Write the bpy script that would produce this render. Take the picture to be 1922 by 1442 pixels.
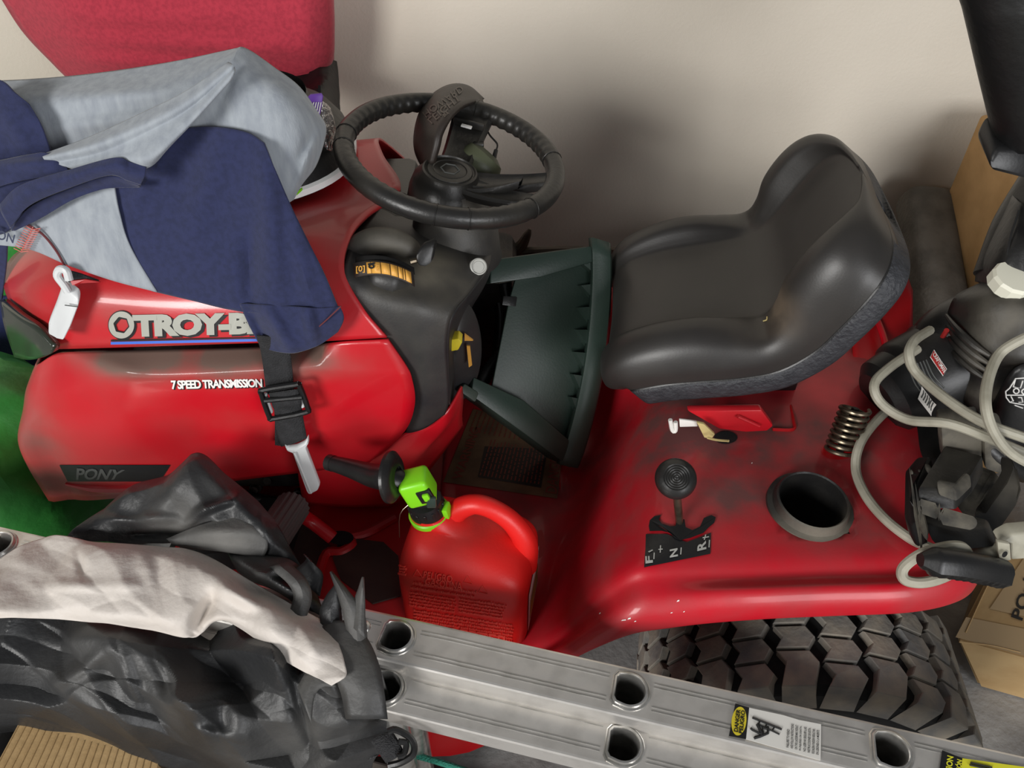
import bpy, bmesh, math, random
import numpy as np
from mathutils import Vector, Matrix, noise
from mathutils.bvhtree import BVHTree

# ------------------------------------------------------------------ camera, world, lights
for _o in list(bpy.data.objects):
    bpy.data.objects.remove(_o)
SC = bpy.context.scene
COL = SC.collection
FPX, CXP, CYP = 1444.0, 961.0, 721.0
PITCH = math.radians(42.0)
CAM = Vector((0, 0, 1.5))
SP, CP = math.sin(PITCH), math.cos(PITCH)
cd = bpy.data.cameras.new('camera'); cam = bpy.data.objects.new('camera', cd); COL.objects.link(cam)
cam.location = CAM; cam.rotation_euler = (math.pi / 2 - PITCH, 0, 0)
cd.sensor_fit = 'HORIZONTAL'; cd.sensor_width = 36; cd.lens = FPX / 1922 * 36; cd.clip_start = 0.02
SC.camera = cam
w = bpy.data.worlds.new('World'); SC.world = w; w.use_nodes = True
bg = w.node_tree.nodes['Background']; bg.inputs[0].default_value = (0.93, 0.96, 1.0, 1); bg.inputs[1].default_value = 0.17
def area(name, loc, target, sx, sy, power, col):
    d = bpy.data.lights.new(name, 'AREA'); d.shape = 'RECTANGLE'; d.size = sx; d.size_y = sy; d.energy = power; d.color = col
    o = bpy.data.objects.new(name, d); COL.objects.link(o); o.location = loc
    o.rotation_euler = (Vector(target) - Vector(loc)).to_track_quat('-Z', 'Y').to_euler()
    return o
area('garage_door_daylight', (-3.2, -3.5, 2.6), (-0.5, 1.4, 0.8), 1.7, 1.5, 300, (1.0, 0.985, 0.96))
area('side_door_daylight', (2.2, -3.2, 1.8), (0.3, 1.0, 0.6), 2.0, 1.9, 135, (0.98, 0.985, 1.0))
SC.view_settings.view_transform = 'Standard'; SC.view_settings.look = 'None'
SC.view_settings.gamma = 1; SC.view_settings.use_curve_mapping = False
SC.view_settings.exposure = -0.2

# ------------------------------------------------------------------ helpers
def ray(px, py):
    r, d = (px - CXP) / FPX, (py - CYP) / FPX
    return Vector((r, CP - d * SP, -SP - d * CP))
def at(px, py, y=None, z=None, x=None, k=None):
    """a point of the photograph set on the real plane y, z or x = const (metres), or at depth k"""
    v = ray(px, py)
    t = y / v.y if y is not None else (z - CAM.z) / v.z if z is not None else x / v.x if x is not None else k
    return CAM + v * t
def Y(*pts):                       # list of (px, py, y)
    return [at(p[0], p[1], y=p[2]) for p in pts]
def lin(c):
    return tuple(((v / 255) / 12.92 if v / 255 <= .04045 else ((v / 255 + .055) / 1.055) ** 2.4) for v in c) + (1,)
MATS = {}
def mat(name, col, rough=.5, metal=0, col2=None, nscale=8, nlo=.4, nhi=.65, bump=0, bscale=60, spec=.5,
        dust=None, dcol=(128, 112, 98), aniso=None, coat=0, emis=None, detail=6, trans=0, sheen=0, bdet=4, world=False):
    m = bpy.data.materials.new(name); m.use_nodes = True; nt = m.node_tree; N = nt.nodes; L = nt.links
    b = N['Principled BSDF']; b.inputs['Roughness'].default_value = rough; b.inputs['Metallic'].default_value = metal
    b.inputs['Specular IOR Level'].default_value = spec
    if coat: b.inputs['Coat Weight'].default_value = coat; b.inputs['Coat Roughness'].default_value = .12
    if sheen: b.inputs['Sheen Weight'].default_value = sheen; b.inputs['Sheen Roughness'].default_value = .5
    if trans: b.inputs['Transmission Weight'].default_value = trans
    tc = N.new('ShaderNodeTexCoord'); vec = tc.outputs['Object']
    if world: vec = N.new('ShaderNodeNewGeometry').outputs['Position']
    if aniso:
        mp = N.new('ShaderNodeMapping'); mp.inputs['Scale'].default_value = aniso; L.new(vec, mp.inputs['Vector']); vec = mp.outputs[0]
    def nz(scale, det):
        n = N.new('ShaderNodeTexNoise'); n.inputs['Scale'].default_value = scale; n.inputs['Detail'].default_value = det
        L.new(vec, n.inputs['Vector']); return n.outputs[0]
    def ramp(src, lo, hi):
        r = N.new('ShaderNodeMapRange'); r.inputs['From Min'].default_value = lo; r.inputs['From Max'].default_value = hi
        L.new(src, r.inputs['Value']); return r.outputs[0]
    def mix(f, a, bb):
        x = N.new('ShaderNodeMix'); x.data_type = 'RGBA'
        if isinstance(f, float): x.inputs[0].default_value = f
        else: L.new(f, x.inputs[0])
        for i, s in ((6, a), (7, bb)):
            if isinstance(s, tuple): x.inputs[i].default_value = s
            else: L.new(s, x.inputs[i])
        return x.outputs[2]
    c = lin(col)
    if col2 is not None: c = mix(ramp(nz(nscale, detail), nlo, nhi), c, lin(col2))
    if dust:
        at_ = N.new('ShaderNodeAttribute'); at_.attribute_name = 'dust'
        base = ramp(nz(dust[1], 8), .3, .8)
        mu = N.new('ShaderNodeMath'); mu.operation = 'MULTIPLY_ADD'
        L.new(base, mu.inputs[0]); mu.inputs[1].default_value = .7; mu.inputs[2].default_value = .45
        m2 = N.new('ShaderNodeMath'); m2.operation = 'MULTIPLY'; L.new(mu.outputs[0], m2.inputs[0]); L.new(at_.outputs['Fac'], m2.inputs[1])
        m3 = N.new('ShaderNodeMath'); m3.operation = 'MULTIPLY_ADD'; L.new(base, m3.inputs[0]); m3.inputs[1].default_value = dust[0]
        L.new(m2.outputs[0], m3.inputs[2]); m3.use_clamp = True
        c = mix(m3.outputs[0], c, lin(dcol))
        rr = N.new('ShaderNodeMapRange'); rr.inputs['To Min'].default_value = rough; rr.inputs['To Max'].default_value = .85
        L.new(m3.outputs[0], rr.inputs['Value']); L.new(rr.outputs[0], b.inputs['Roughness'])
    if isinstance(c, tuple): b.inputs['Base Color'].default_value = c
    else: L.new(c, b.inputs['Base Color'])
    if bump:
        bn = N.new('ShaderNodeBump'); bn.inputs['Strength'].default_value = bump; bn.inputs['Distance'].default_value = .01
        L.new(nz(bscale, bdet), bn.inputs['Height']); L.new(bn.outputs[0], b.inputs['Normal'])
    MATS[name] = m; return m

class MB:
    def __init__(s): s.v = []; s.f = []
    def add(s, vs, fs):
        n = len(s.v); s.v += [Vector(p) for p in vs]; s.f += [tuple(i + n for i in f) for f in fs]; return s
    def grid(s, G, cu=False, cv=False):
        R, C = len(G), len(G[0]); fs = []
        for i in range(R - (0 if cu else 1)):
            for j in range(C - (0 if cv else 1)):
                a, b = i, (i + 1) % R; c, d = j, (j + 1) % C
                fs.append((a * C + c, a * C + d, b * C + d, b * C + c))
        return s.add([p for r in G for p in r], fs)
    def cap(s, pts):
        return s.add(pts, [tuple(range(len(pts)))])
    def tube(s, pts, r, seg=10, k=6, closed=False, caps=True, flat=None):
        P = crl(pts, k, closed) if k > 1 else [Vector(p) for p in pts]
        n = len(P); rr = r if isinstance(r, (list, tuple)) else [r, r]
        rr = np.interp(np.linspace(0, 1, n), np.linspace(0, 1, len(rr)), rr)
        G = []; up = None
        for i in range(n):
            t = (P[(i + 1) % n] - P[i - 1]) if closed else (P[min(i + 1, n - 1)] - P[max(i - 1, 0)])
            t = t.normalized()
            if up is None:
                up = Vector((0, 0, 1)) if abs(t.z) < .9 else Vector((1, 0, 0))
            up = (up - t * up.dot(t)).normalized(); sd = t.cross(up)
            fa = flat if flat else 1
            G.append([P[i] + (up * math.cos(a) * fa + sd * math.sin(a)) * rr[i] for a in [2 * math.pi * q / seg for q in range(seg)]])
        s.grid(G, cu=closed, cv=True)
        if caps and not closed: s.cap(G[0]); s.cap(G[-1][::-1])
        return s
    def lathe(s, prof, M=None, seg=32, ang=2 * math.pi):
        M = M or Matrix.Identity(4); full = abs(ang - 2 * math.pi) < 1e-6
        G = [[M @ Vector((r * math.cos(ang * q / seg), r * math.sin(ang * q / seg), z)) for q in range(seg if full else seg + 1)] for r, z in prof]
        s.grid(G, cv=full)
        if full and prof[0][0] > 1e-5: pass
        return s
    def box(s, c, d, M=None, bev=.0, seg=2):
        bm = bmesh.new(); bmesh.ops.create_cube(bm, size=1)
        for v in bm.verts: v.co = Vector((v.co.x * d[0], v.co.y * d[1], v.co.z * d[2]))
        if bev: bmesh.ops.bevel(bm, geom=bm.edges[:], offset=bev, segments=seg, profile=.5, affect='EDGES')
        M2 = (M or Matrix.Identity(4)) @ Matrix.Translation(c)
        bm.verts.index_update()
        s.add([M2 @ v.co for v in bm.verts], [[v.index for v in f.verts] for f in bm.faces]); bm.free(); return s
    def prism(s, pts, vec):
        pts = [Vector(p) for p in pts]; n = len(pts); vec = Vector(vec)
        s.add(pts + [p + vec for p in pts], [tuple(range(n)), tuple(range(2 * n - 1, n - 1, -1))] + [(i, i + n, (i + 1) % n + n, (i + 1) % n) for i in range(n)])
        return s
    def bevprism(s, pts, vec, bev=.003, seg=2):
        t = MB().prism(pts, vec); bm = bmesh.new(); vs = [bm.verts.new(p) for p in t.v]
        for f in t.f: bm.faces.new([vs[i] for i in f])
        bmesh.ops.recalc_face_normals(bm, faces=bm.faces[:])
        bmesh.ops.bevel(bm, geom=bm.edges[:], offset=bev, segments=seg, profile=.5, affect='EDGES'); bm.verts.index_update()
        s.add([v.co.copy() for v in bm.verts], [[v.index for v in f.verts] for f in bm.faces]); bm.free(); return s
    def bvh(s): return BVHTree.FromPolygons([tuple(v) for v in s.v], s.f)
    def build(s, name, m, parent=None, smooth=True, ang=35, thick=0, off=0, sub=0, merge=True, dust=None):
        me = bpy.data.meshes.new(name); me.from_pydata([tuple(v) for v in s.v], [], s.f)
        bm = bmesh.new(); bm.from_mesh(me)
        if merge: bmesh.ops.remove_doubles(bm, verts=bm.verts[:], dist=1e-5)
        bmesh.ops.recalc_face_normals(bm, faces=bm.faces[:])
        bm.to_mesh(me); bm.free()
        ms = m if isinstance(m, list) else [m]
        for x in ms: me.materials.append(MATS[x] if isinstance(x, str) else x)
        if smooth:
            me.polygons.foreach_set('use_smooth', [True] * len(me.polygons))
            try: me.set_sharp_from_angle(angle=math.radians(ang))
            except Exception: pass
        if dust:
            co = np.empty(len(me.vertices) * 3); me.vertices.foreach_get('co', co); co = co.reshape(-1, 3); d = np.zeros(len(co))
            for c, r, a in dust:
                r = np.array(r if isinstance(r, (tuple, list)) else (r, r, r))
                d = np.maximum(d, a * np.exp(-(((co - np.array(c)) / r) ** 2).sum(1)))
            A = me.attributes.new('dust', 'FLOAT', 'POINT'); A.data.foreach_set('value', d.astype(np.float32))
        o = bpy.data.objects.new(name, me); COL.objects.link(o)
        if thick:
            md = o.modifiers.new('Solidify', 'SOLIDIFY'); md.thickness = thick; md.offset = off
        if sub:
            md = o.modifiers.new('Subsurf', 'SUBSURF'); md.levels = sub; md.render_levels = sub
        if parent is not None: adopt(o, parent)
        return o
def adopt(o, parent):
    o.parent = parent
    q, M = parent, Matrix.Identity(4)
    chain = []
    while q is not None: chain.append(q); q = q.parent
    for q in reversed(chain): M = M @ q.matrix_parent_inverse @ q.matrix_basis
    o.matrix_parent_inverse = M.inverted()
def crl(P, k, closed=False):
    A = np.array([tuple(p) for p in P], float); n = len(A)
    if n < 3 and not closed:
        return [Vector(A[0] + (A[1] - A[0]) * t) for t in np.linspace(0, 1, k + 1)]
    if closed: E = np.vstack([A[-1:], A, A[:2]]); segs = n
    else: E = np.vstack([2 * A[:1] - A[1:2], A, 2 * A[-1:] - A[-2:-1]]); segs = n - 1
    t = np.arange(k) / k; t = t[:, None]; out = []
    for i in range(segs):
        a, b, c, d = E[i], E[i + 1], E[i + 2], E[i + 3]
        out.append(.5 * (2 * b + (c - a) * t + (2 * a - 5 * b + 4 * c - d) * t ** 2 + (3 * b - a - 3 * c + d) * t ** 3))
    out = np.vstack(out)
    if not closed: out = np.vstack([out, A[-1:]])
    return [Vector(p) for p in out]
def patch(rows, ku=6, kv=6, cv=False, cu=False):
    R = [crl(r, kv, cv) for r in rows]
    C = [crl([r[j] for r in R], ku, cu) for j in range(len(R[0]))]
    return [[C[j][i] for j in range(len(C))] for i in range(len(C[0]))]
def mirror_y(p, yc): return Vector((p.x, 2 * yc - p.y, p.z))
def empty(name, label, cat, loc=(0, 0, 0), group=None):
    o = bpy.data.objects.new(name, None); COL.objects.link(o); o.location = loc; o.empty_display_size = .1
    return tag(o, label, cat, group)
def tag(o, label, cat, group=None, kind=None):
    o['label'] = label; o['category'] = cat
    if group: o['group'] = group
    if kind: o['kind'] = kind
    return o
def frame(o, xax, zax):
    """matrix with origin o, local x along xax, local z along zax"""
    z = Vector(zax).normalized(); x = Vector(xax); x = (x - z * x.dot(z)).normalized(); y = z.cross(x)
    M = Matrix.Identity(4)
    for i in range(3): M[i][0], M[i][1], M[i][2], M[i][3] = x[i], y[i], z[i], o[i]
    return M
def axis_frame(o, zax): 
    z = Vector(zax).normalized(); return frame(o, (1, 0, 0) if abs(z.x) < .9 else (0, 1, 0), z)
def text2d(s, bold=0.0, shear=0.0, spacing=1.0, fill=True, depth=0, align='LEFT', line=1.0):
    """a string as flat polygons: verts (x, y) and faces"""
    c = bpy.data.curves.new('lettering', 'FONT'); c.body = s; c.size = 1; c.offset = bold; c.shear = shear; c.space_character = spacing
    c.resolution_u = 3; c.align_x = align; c.space_line = line; c.extrude = depth
    o = bpy.data.objects.new('lettering', c); COL.objects.link(o)
    bpy.context.view_layer.update()
    me = bpy.data.meshes.new_from_object(o.evaluated_get(bpy.context.evaluated_depsgraph_get()))
    v = [tuple(q.co) for q in me.vertices]; f = [tuple(p.vertices) for p in me.polygons]
    bpy.data.objects.remove(o); bpy.data.curves.remove(c); bpy.data.meshes.remove(me)
    return v, f
def norm2d(v):
    a = np.array(v); lo, hi = a[:, :2].min(0), a[:, :2].max(0); sc = np.maximum(hi - lo, 1e-6)
    return [((p[0] - lo[0]) / sc[0], (p[1] - lo[1]) / sc[1]) for p in v]
def bil(q, s, t):
    """q: bottom-left, bottom-right, top-right, top-left"""
    q = [Vector(p) for p in q]
    return (q[0] * (1 - s) + q[1] * s) * (1 - t) + (q[3] * (1 - s) + q[2] * s) * t
def on_surface(bv, px, py, off=.0012):
    d = ray(px, py).normalized(); h = bv.ray_cast(CAM, d)
    if h[0] is None: return None
    n = h[1] if h[1].dot(d) < 0 else -h[1]
    return h[0] + n * off
def decal_pts(bv, pts, off=.0012, y=None):
    out = []
    for p in pts:
        r = on_surface(bv, p[0], p[1], off)
        out.append(r if r is not None else (out[-1] if out else at(p[0], p[1], y=y or .87)))
    return out
def decal_text(mb, bv, s, q, off=.0014, **kw):
    v, f = text2d(s, **kw); n = norm2d(v)
    return mb.add(decal_pts(bv, [bil(q, a, b) for a, b in n], off), f)
def decal_quad(mb, bv, q, n=6, m=3, off=.0010):
    G = [decal_pts(bv, [bil(q, i / n, j / m) for i in range(n + 1)], off) for j in range(m + 1)]
    return mb.grid(G)
def text_on(mb, s, q, lift=0.0, depth=0.0, **kw):
    """lettering on a flat quad given by four world corners"""
    v, f = text2d(s, depth=.5 if depth else 0, **kw); n = norm2d(v); q = [Vector(p) for p in q]
    nn = (q[1] - q[0]).cross(q[3] - q[0]).normalized()
    return mb.add([bil(q, a, b) + nn * (lift + (p[2] + .5) * depth if depth else lift) for (a, b), p in zip(n, v)], f)
def crumple(p, sc, amp, seed, n=5):
    """creased-cloth displacement: folded triangle waves along random directions"""
    rnd = random.Random(seed); h = 0
    for i in range(n):
        d = Vector((rnd.gauss(0, 1), rnd.gauss(0, 1), rnd.gauss(0, 1))).normalized()
        f = sc * (1.0 + .7 * i); ph = rnd.random() * 9
        w_ = noise.noise(p * sc * .6 + Vector((seed, i, 0))) * 1.6
        x = p.dot(d) * f + ph + w_
        h += (abs((x % 2) - 1) - .5) / (1 + .55 * i)
    return h * amp
# ------------------------------------------------------------------ materials
mat('wall_paint', (214, 205, 190), .8, bump=.12, bscale=140, col2=(208, 199, 184), nscale=3)
mat('concrete', (150, 149, 147), .85, col2=(118, 117, 116), nscale=9, bump=.25, bscale=70)
mat('red_paint', (196, 10, 30), .30, coat=.3, dust=(.16, 10), dcol=(112, 88, 78), bump=.02, bscale=250)
mat('red_fender', (190, 10, 32), .42, coat=.22, dust=(.34, 18), dcol=(104, 58, 56), bump=.02, bscale=200)
mat('red_frame', (170, 12, 20), .4, dust=(.10, 20), dcol=(80, 60, 50))
mat('dash_plastic', (40, 40, 42), .42, dust=(.16, 18), dcol=(112, 106, 92), bump=.05, bscale=300)
mat('black_plastic', (20, 20, 21), .38, col2=(32, 31, 30), nscale=14, bump=.03, bscale=200)
mat('dusty_black', (22, 22, 23), .36, dust=(.07, 20), dcol=(112, 106, 94), bump=.08, bscale=90)
mat('wheel_rubber', (32, 31, 30), .38, col2=(46, 44, 40), nscale=10, bump=.06, bscale=160)
mat('band_leather', (44, 37, 33), .5, col2=(54, 46, 40), nscale=14, bump=.05, bscale=220)
mat('band_print', (86, 76, 68), .5)
mat('olive_plastic', (74, 78, 58), .5)
mat('wire_metal', (150, 145, 130), .35, 1)
mat('seat_vinyl', (46, 44, 42), .40, col2=(40, 38, 37), nscale=6, bump=.02, bscale=300, dust=(.03, 30), dcol=(92, 80, 66))
mat('seat_shell', (52, 53, 57), .55, bump=.4, bscale=150, col2=(42, 43, 47), nscale=60)
mat('tire_rubber', (104, 104, 103), .7, world=True, dust=(.8, 26), dcol=(168, 156, 136), bump=.15, bscale=120)
mat('tire_groove', (14, 14, 14), .9, bump=.1)
mat('aluminium', (226, 222, 216), .30, .7, col2=(200, 196, 190), nscale=30, bump=.03, bscale=80, nlo=.45, nhi=.8)
mat('aluminium_bright', (222, 220, 216), .28, .9, col2=(180, 178, 172), nscale=40, bump=.03)
mat('steel_zinc', (140, 128, 110), .35, .9, col2=(90, 80, 66), nscale=30)
mat('green_plastic', (42, 58, 51), .42, dust=(.06, 22), dcol=(78, 86, 76), bump=.04, bscale=240)
mat('can_red', (222, 30, 26), .42, dust=(.03, 20), dcol=(120, 40, 32), bump=.04, bscale=260)
mat('lime', (128, 212, 28), .4)
mat('label_white', (226, 224, 218), .5)
mat('label_art', (120, 150, 90), .5, col2=(190, 160, 70), nscale=40)
mat('ink', (22, 22, 22), .6)
mat('decal_black', (26, 26, 28), .4)
mat('decal_silver', (168, 168, 158), .45)
mat('decal_white', (236, 234, 230), .5)
mat('decal_blue', (62, 108, 206), .45)
mat('decal_orange', (222, 164, 72), .5)
mat('decal_dim', (80, 82, 80), .5)
mat('decal_grey', (176, 176, 170), .5)
mat('decal_brown', (122, 92, 64), .6, col2=(96, 72, 52), nscale=18)
mat('decal_brown_ink', (128, 60, 46), .6)
mat('decal_dark', (44, 36, 32), .6, col2=(56, 46, 40), nscale=18)
mat('yellow_plastic', (226, 206, 52), .45)
mat('warn_yellow', (216, 198, 48), .5)
mat('caution_yellow', (226, 222, 50), .5)
mat('jersey_grey', (156, 162, 168), .95, sheen=.15, col2=(138, 144, 152), nscale=90, aniso=(1, 1, .25), bump=.10, bscale=500, nlo=.35, nhi=.7)
mat('jersey_navy', (36, 42, 78), .95, sheen=.15, col2=(30, 36, 68), nscale=120, bump=.10, bscale=500)
mat('jersey_pink', (184, 52, 70), .95, sheen=.15, col2=(166, 44, 62), nscale=120, bump=.10, bscale=500)
mat('stitch_red', (200, 112, 104), .9)
mat('stitch_dark', (98, 44, 48), .9)
mat('letter_navy', (58, 64, 84), .9)
mat('bag_black', (15, 15, 16), .5, col2=(22, 22, 21), nscale=9, bump=.15, bscale=60)
mat('piping_white', (236, 236, 234), .5)
mat('purple', (112, 62, 172), .5)
mat('foil', (190, 186, 184), .25, .8, bump=.8, bscale=60)
mat('webbing', (34, 34, 36), .8, bump=.6, bscale=500, col2=(44, 44, 46), nscale=60)
mat('buckle_grey', (206, 208, 208), .4, bump=.05)
mat('nylon_black', (30, 31, 33), .45, dust=(.06, 16), dcol=(112, 110, 106), bump=.10, bscale=160)
mat('nylon_white', (206, 198, 190), .6, col2=(192, 182, 172), nscale=7, bump=.25, bscale=45, nlo=.5, nhi=.8)
mat('faint_red', (214, 190, 182), .7)
mat('cardboard', (178, 140, 92), .85, col2=(162, 126, 80), nscale=12, bump=.12, bscale=90)
mat('cardboard_light', (188, 158, 112), .85, col2=(176, 144, 98), nscale=10, bump=.10, bscale=80)
mat('tape', (176, 150, 112), .3)
mat('green_tarp', (56, 146, 60), .42, col2=(44, 122, 50), nscale=9, bump=.25, bscale=30)
mat('navy_cloth', (30, 40, 84), .9, bump=.3, bscale=300)
mat('grey_panel', (142, 140, 132), .6, col2=(128, 126, 118), nscale=10)
mat('foam_grey', (98, 92, 84), .95, col2=(80, 75, 68), nscale=20, bump=.3, bscale=120)
mat('cord_grey', (168, 164, 148), .55, col2=(146, 142, 126), nscale=24, bump=.05)
mat('cap_white', (226, 224, 206), .5)
mat('badge_red', (176, 46, 44), .5)
mat('lens_green', (46, 52, 43), .16, col2=(96, 100, 70), nscale=9, nlo=.52, nhi=.62, coat=.5)
mat('rope_teal', (42, 128, 108), .8, bump=.8, bscale=300)
mat('antler', (72, 58, 44), .6, col2=(48, 40, 32), nscale=20)
mat('brass_paper', (196, 178, 120), .7)
mat('engine_dark', (30, 29, 28), .6, col2=(52, 46, 40), nscale=20, bump=.3)
mat('hole', (6, 6, 6), .9)
mat('pedal_rubber', (92, 92, 90), .7, bump=.05)
mat('can_highlight', (236, 74, 62), .45)  # paler red: highlights on the can's raised lettering, painted into the colour
mat('dusty_plate', (96, 91, 80), .75, col2=(52, 50, 46), nscale=26, nlo=.38, nhi=.62, bump=.1)
# ------------------------------------------------------------------ the room
def structure(o): o['kind'] = 'structure'; return o
WALL_Y = 1.86
structure(MB().box((0, WALL_Y + .05, 1.25), (7, .1, 2.5)).build('wall_back', 'wall_paint', smooth=False))
structure(MB().box((0, 0, -.05), (7, 7.4, .1)).build('floor', 'concrete', smooth=False))

# ------------------------------------------------------------------ lawn tractor
YC = 1.117
tractor = empty('lawn_tractor', 'red riding lawn tractor with black seat and steering wheel along the wall', 'lawn tractor', (0, YC, 0))
T = tractor
# hood: near half from the seam up to the ridge, mirrored to the far side
hood_rows = [
    Y((72, 655, .955), (130, 655, .89), (300, 650, .872), (450, 645, .866), (600, 641, .862), (726, 634, .862)),
    Y((14, 560, .985), (100, 560, .90), (300, 570, .888), (450, 570, .884), (580, 572, .878), (686, 586, .872)),
    Y((8, 510, 1.02), (100, 495, .945), (300, 500, .93), (450, 505, .92), (560, 510, .912), (646, 512, .902)),
    Y((26, 478, 1.05), (120, 450, .99), (300, 450, .975), (450, 445, .97), (560, 440, .965), (655, 448, .955)),
    Y((60, 458, 1.08), (135, 410, 1.055), (300, 408, 1.045), (450, 402, 1.04), (580, 396, 1.03), (690, 402, 1.02)),
    Y((80, 440, YC), (140, 378, YC), (300, 370, YC), (450, 365, YC), (600, 355, YC), (752, 352, YC))]
hood_rows = hood_rows + [[mirror_y(p, YC) for p in r] for r in hood_rows[-2::-1]]
mb = MB().grid(patch(hood_rows, 7, 8))
hood_bvh = mb.bvh()
mb.build('hood', 'red_paint', T, thick=.006, off=-1, dust=[(at(60, 530, y=.98), .16, .30), (at(670, 430, y=1.0), .12, .45), (at(200, 570, y=.9), (.1, .1, .03), .25), (at(470, 650, y=.87), (.25, .05, .008), .5)])
hood = bpy.data.objects['hood']
# side panel: one U-shaped skin around the nose, with a dusty ledge under the seam
pan = [
    Y((74, 668, .955), (108, 663, .91), (165, 659, .90), (300, 656, .895), (450, 652, .895), (590, 646, .895), (630, 643, .868), (728, 639, .864)),
    Y((64, 692, .95), (105, 690, .905), (215, 694, .864), (300, 698, .860), (450, 692, .858), (584, 684, .858), (622, 680, .858), (762, 688, .862)),
    Y((54, 720, .945), (100, 722, .895), (210, 718, .862), (300, 718, .856), (450, 714, .854), (580, 710, .854), (640, 708, .854), (773, 712, .861)),
    Y((50, 752, .94), (95, 752, .89), (205, 752, .862), (300, 752, .854), (450, 752, .852), (580, 752, .852), (640, 752, .853), (779, 756, .862)),
    Y((40, 808, .925), (92, 812, .885), (200, 812, .862), (300, 812, .856), (450, 812, .854), (580, 808, .854), (640, 805, .856), (765, 802, .868)),
    Y((58, 862, .94), (110, 866, .895), (200, 868, .872), (300, 868, .866), (450, 862, .864), (580, 850, .864), (640, 846, .866), (732, 838, .876)),
    Y((90, 915, .955), (140, 938, .915), (215, 936, .893), (300, 924, .884), (450, 902, .88), (580, 886, .878), (640, 878, .878), (694, 868, .884))]
full = [[mirror_y(p, YC) for p in r[::-1]] + r for r in pan]
mb = MB().grid(patch(full, 6, 6))
side_bvh = mb.bvh()
mb.build('side_panel', 'red_paint', T, thick=.006, off=-1, dust=[
    (at(300, 668, y=.89), (.12, .05, .024), 1.7), (at(420, 668, y=.89), (.12, .05, .024), 1.7), (at(520, 664, y=.89), (.09, .05, .022), 1.5),
    (at(600, 662, y=.88), (.03, .05, .02), 1.3), (at(215, 674, y=.88), (.08, .05, .022), 1.2), (at(55, 760, y=.93), (.07, .12, .22), .8), (at(80, 880, y=.93), (.12, .12, .09), .9), (at(30, 520, y=1.0), (.06, .1, .06), .4),
    (at(420, 790, y=.86), (.14, .1, .03), .16), (at(520, 800, y=.86), (.05, .1, .02), .2), (at(330, 920, y=.88), (.3, .1, .02), .3)], ang=50)
# headlight
lens = [Y((7, 562, .972), (40, 590, .925), (74, 613, .893), (106, 648, .874)),
        Y((16, 612, .962), (50, 634, .918), (78, 645, .890), (105, 654, .874)),
        Y((34, 668, .958), (60, 673, .915), (86, 668, .888), (103, 660, .876))]
MB().grid(patch(lens, 5, 6)).build('headlight', 'lens_green', T, thick=.012, off=0)['label'] = 'smoky green corner headlight lens'
# lettering on the hood
def plate(name, mt, bv, quads, parent, off=.0010, n=8, m=2):
    b = MB()
    for q in quads: decal_quad(b, bv, q, n, m, off)
    return b.build(name, mt, parent, merge=False)
q = [(252, 632), (547, 625), (547, 584), (249, 590)]
b = MB(); decal_text(b, hood_bvh, 'TROY-BILT', [(p[0] + 5, p[1] + 4) for p in q], .0012, bold=.07, spacing=.9)
hl = b.build('hood_lettering', 'decal_black', hood, merge=False)
b = MB(); decal_text(b, hood_bvh, 'TROY-BILT', q, .0019, bold=.062, spacing=.9)
b.build('hood_lettering', 'decal_silver', hood, merge=False)
def ring_px(c, r1, r2, n=28, ry=1.0, hexa=False, rot=0):
    o_, i_ = [], []
    for k in range(n):
        a = 2 * math.pi * k / n
        o_.append((c[0] + r1 * math.cos(a), c[1] + r1 * ry * math.sin(a)))
        rr = r2
        if hexa: rr = r2 * math.cos(math.pi / 6) / math.cos(((a - rot) % (math.pi / 3)) - math.pi / 6)
        i_.append((c[0] + rr * math.cos(a), c[1] + rr * ry * math.sin(a)))
    return o_, i_
for col_, dx, dy, r1, r2, off in (('decal_black', 3, 3, 25, 14, .0012), ('decal_black', 0, 0, 25.5, 13.2, .0015), ('decal_silver', 0, 0, 24, 15.5, .0020)):
    o_, i_ = ring_px((229 + dx, 609 + dy), r1, r2, 48, 1.05, True, .2)
    b = MB().grid([decal_pts(hood_bvh, o_, off), decal_pts(hood_bvh, i_, off)], cv=True)
    b.build('emblem', col_, hood, merge=False)
plate('stripe', 'decal_blue', hood_bvh, [[(209, 646), (500, 640), (500, 635), (209, 641)]], hood, .0016, 14, 1)
plate('stripe', 'decal_black', hood_bvh, [[(209, 640), (500, 634), (500, 632), (209, 637)]], hood, .0016, 14, 1)
side = bpy.data.objects['side_panel']
b = MB(); decal_text(b, side_bvh, '7 SPEED TRANSMISSION', [(323, 730), (493, 726), (492, 710), (321, 713)], .0016, bold=.035, spacing=.88)
b.build('side_lettering', 'decal_white', side, merge=False)
b = MB(); decal_text(b, side_bvh, '7 SPEED TRANSMISSION', [(325, 732), (495, 728), (494, 712), (323, 715)], .0011, bold=.05, spacing=.88)
b.build('side_lettering', 'decal_black', side, merge=False)
plate('name_plate', 'decal_black', side_bvh, [[(128, 903), (300, 903), (320, 872), (112, 872)]], side, .0014, 14, 3)
b = MB(); decal_text(b, side_bvh, 'PONY', [(144, 899), (226, 899), (236, 880), (142, 877)], .0022, bold=.03, shear=.15)
b.build('side_lettering', 'decal_dim', side, merge=False)
# nose crease under the name plate
MB().tube(decal_pts(side_bvh, [(125, 908), (180, 916), (240, 916), (300, 907)], .001), [.003, .009, .009, .003], 8, 5).build('lower_lip', 'red_paint', side)

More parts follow.
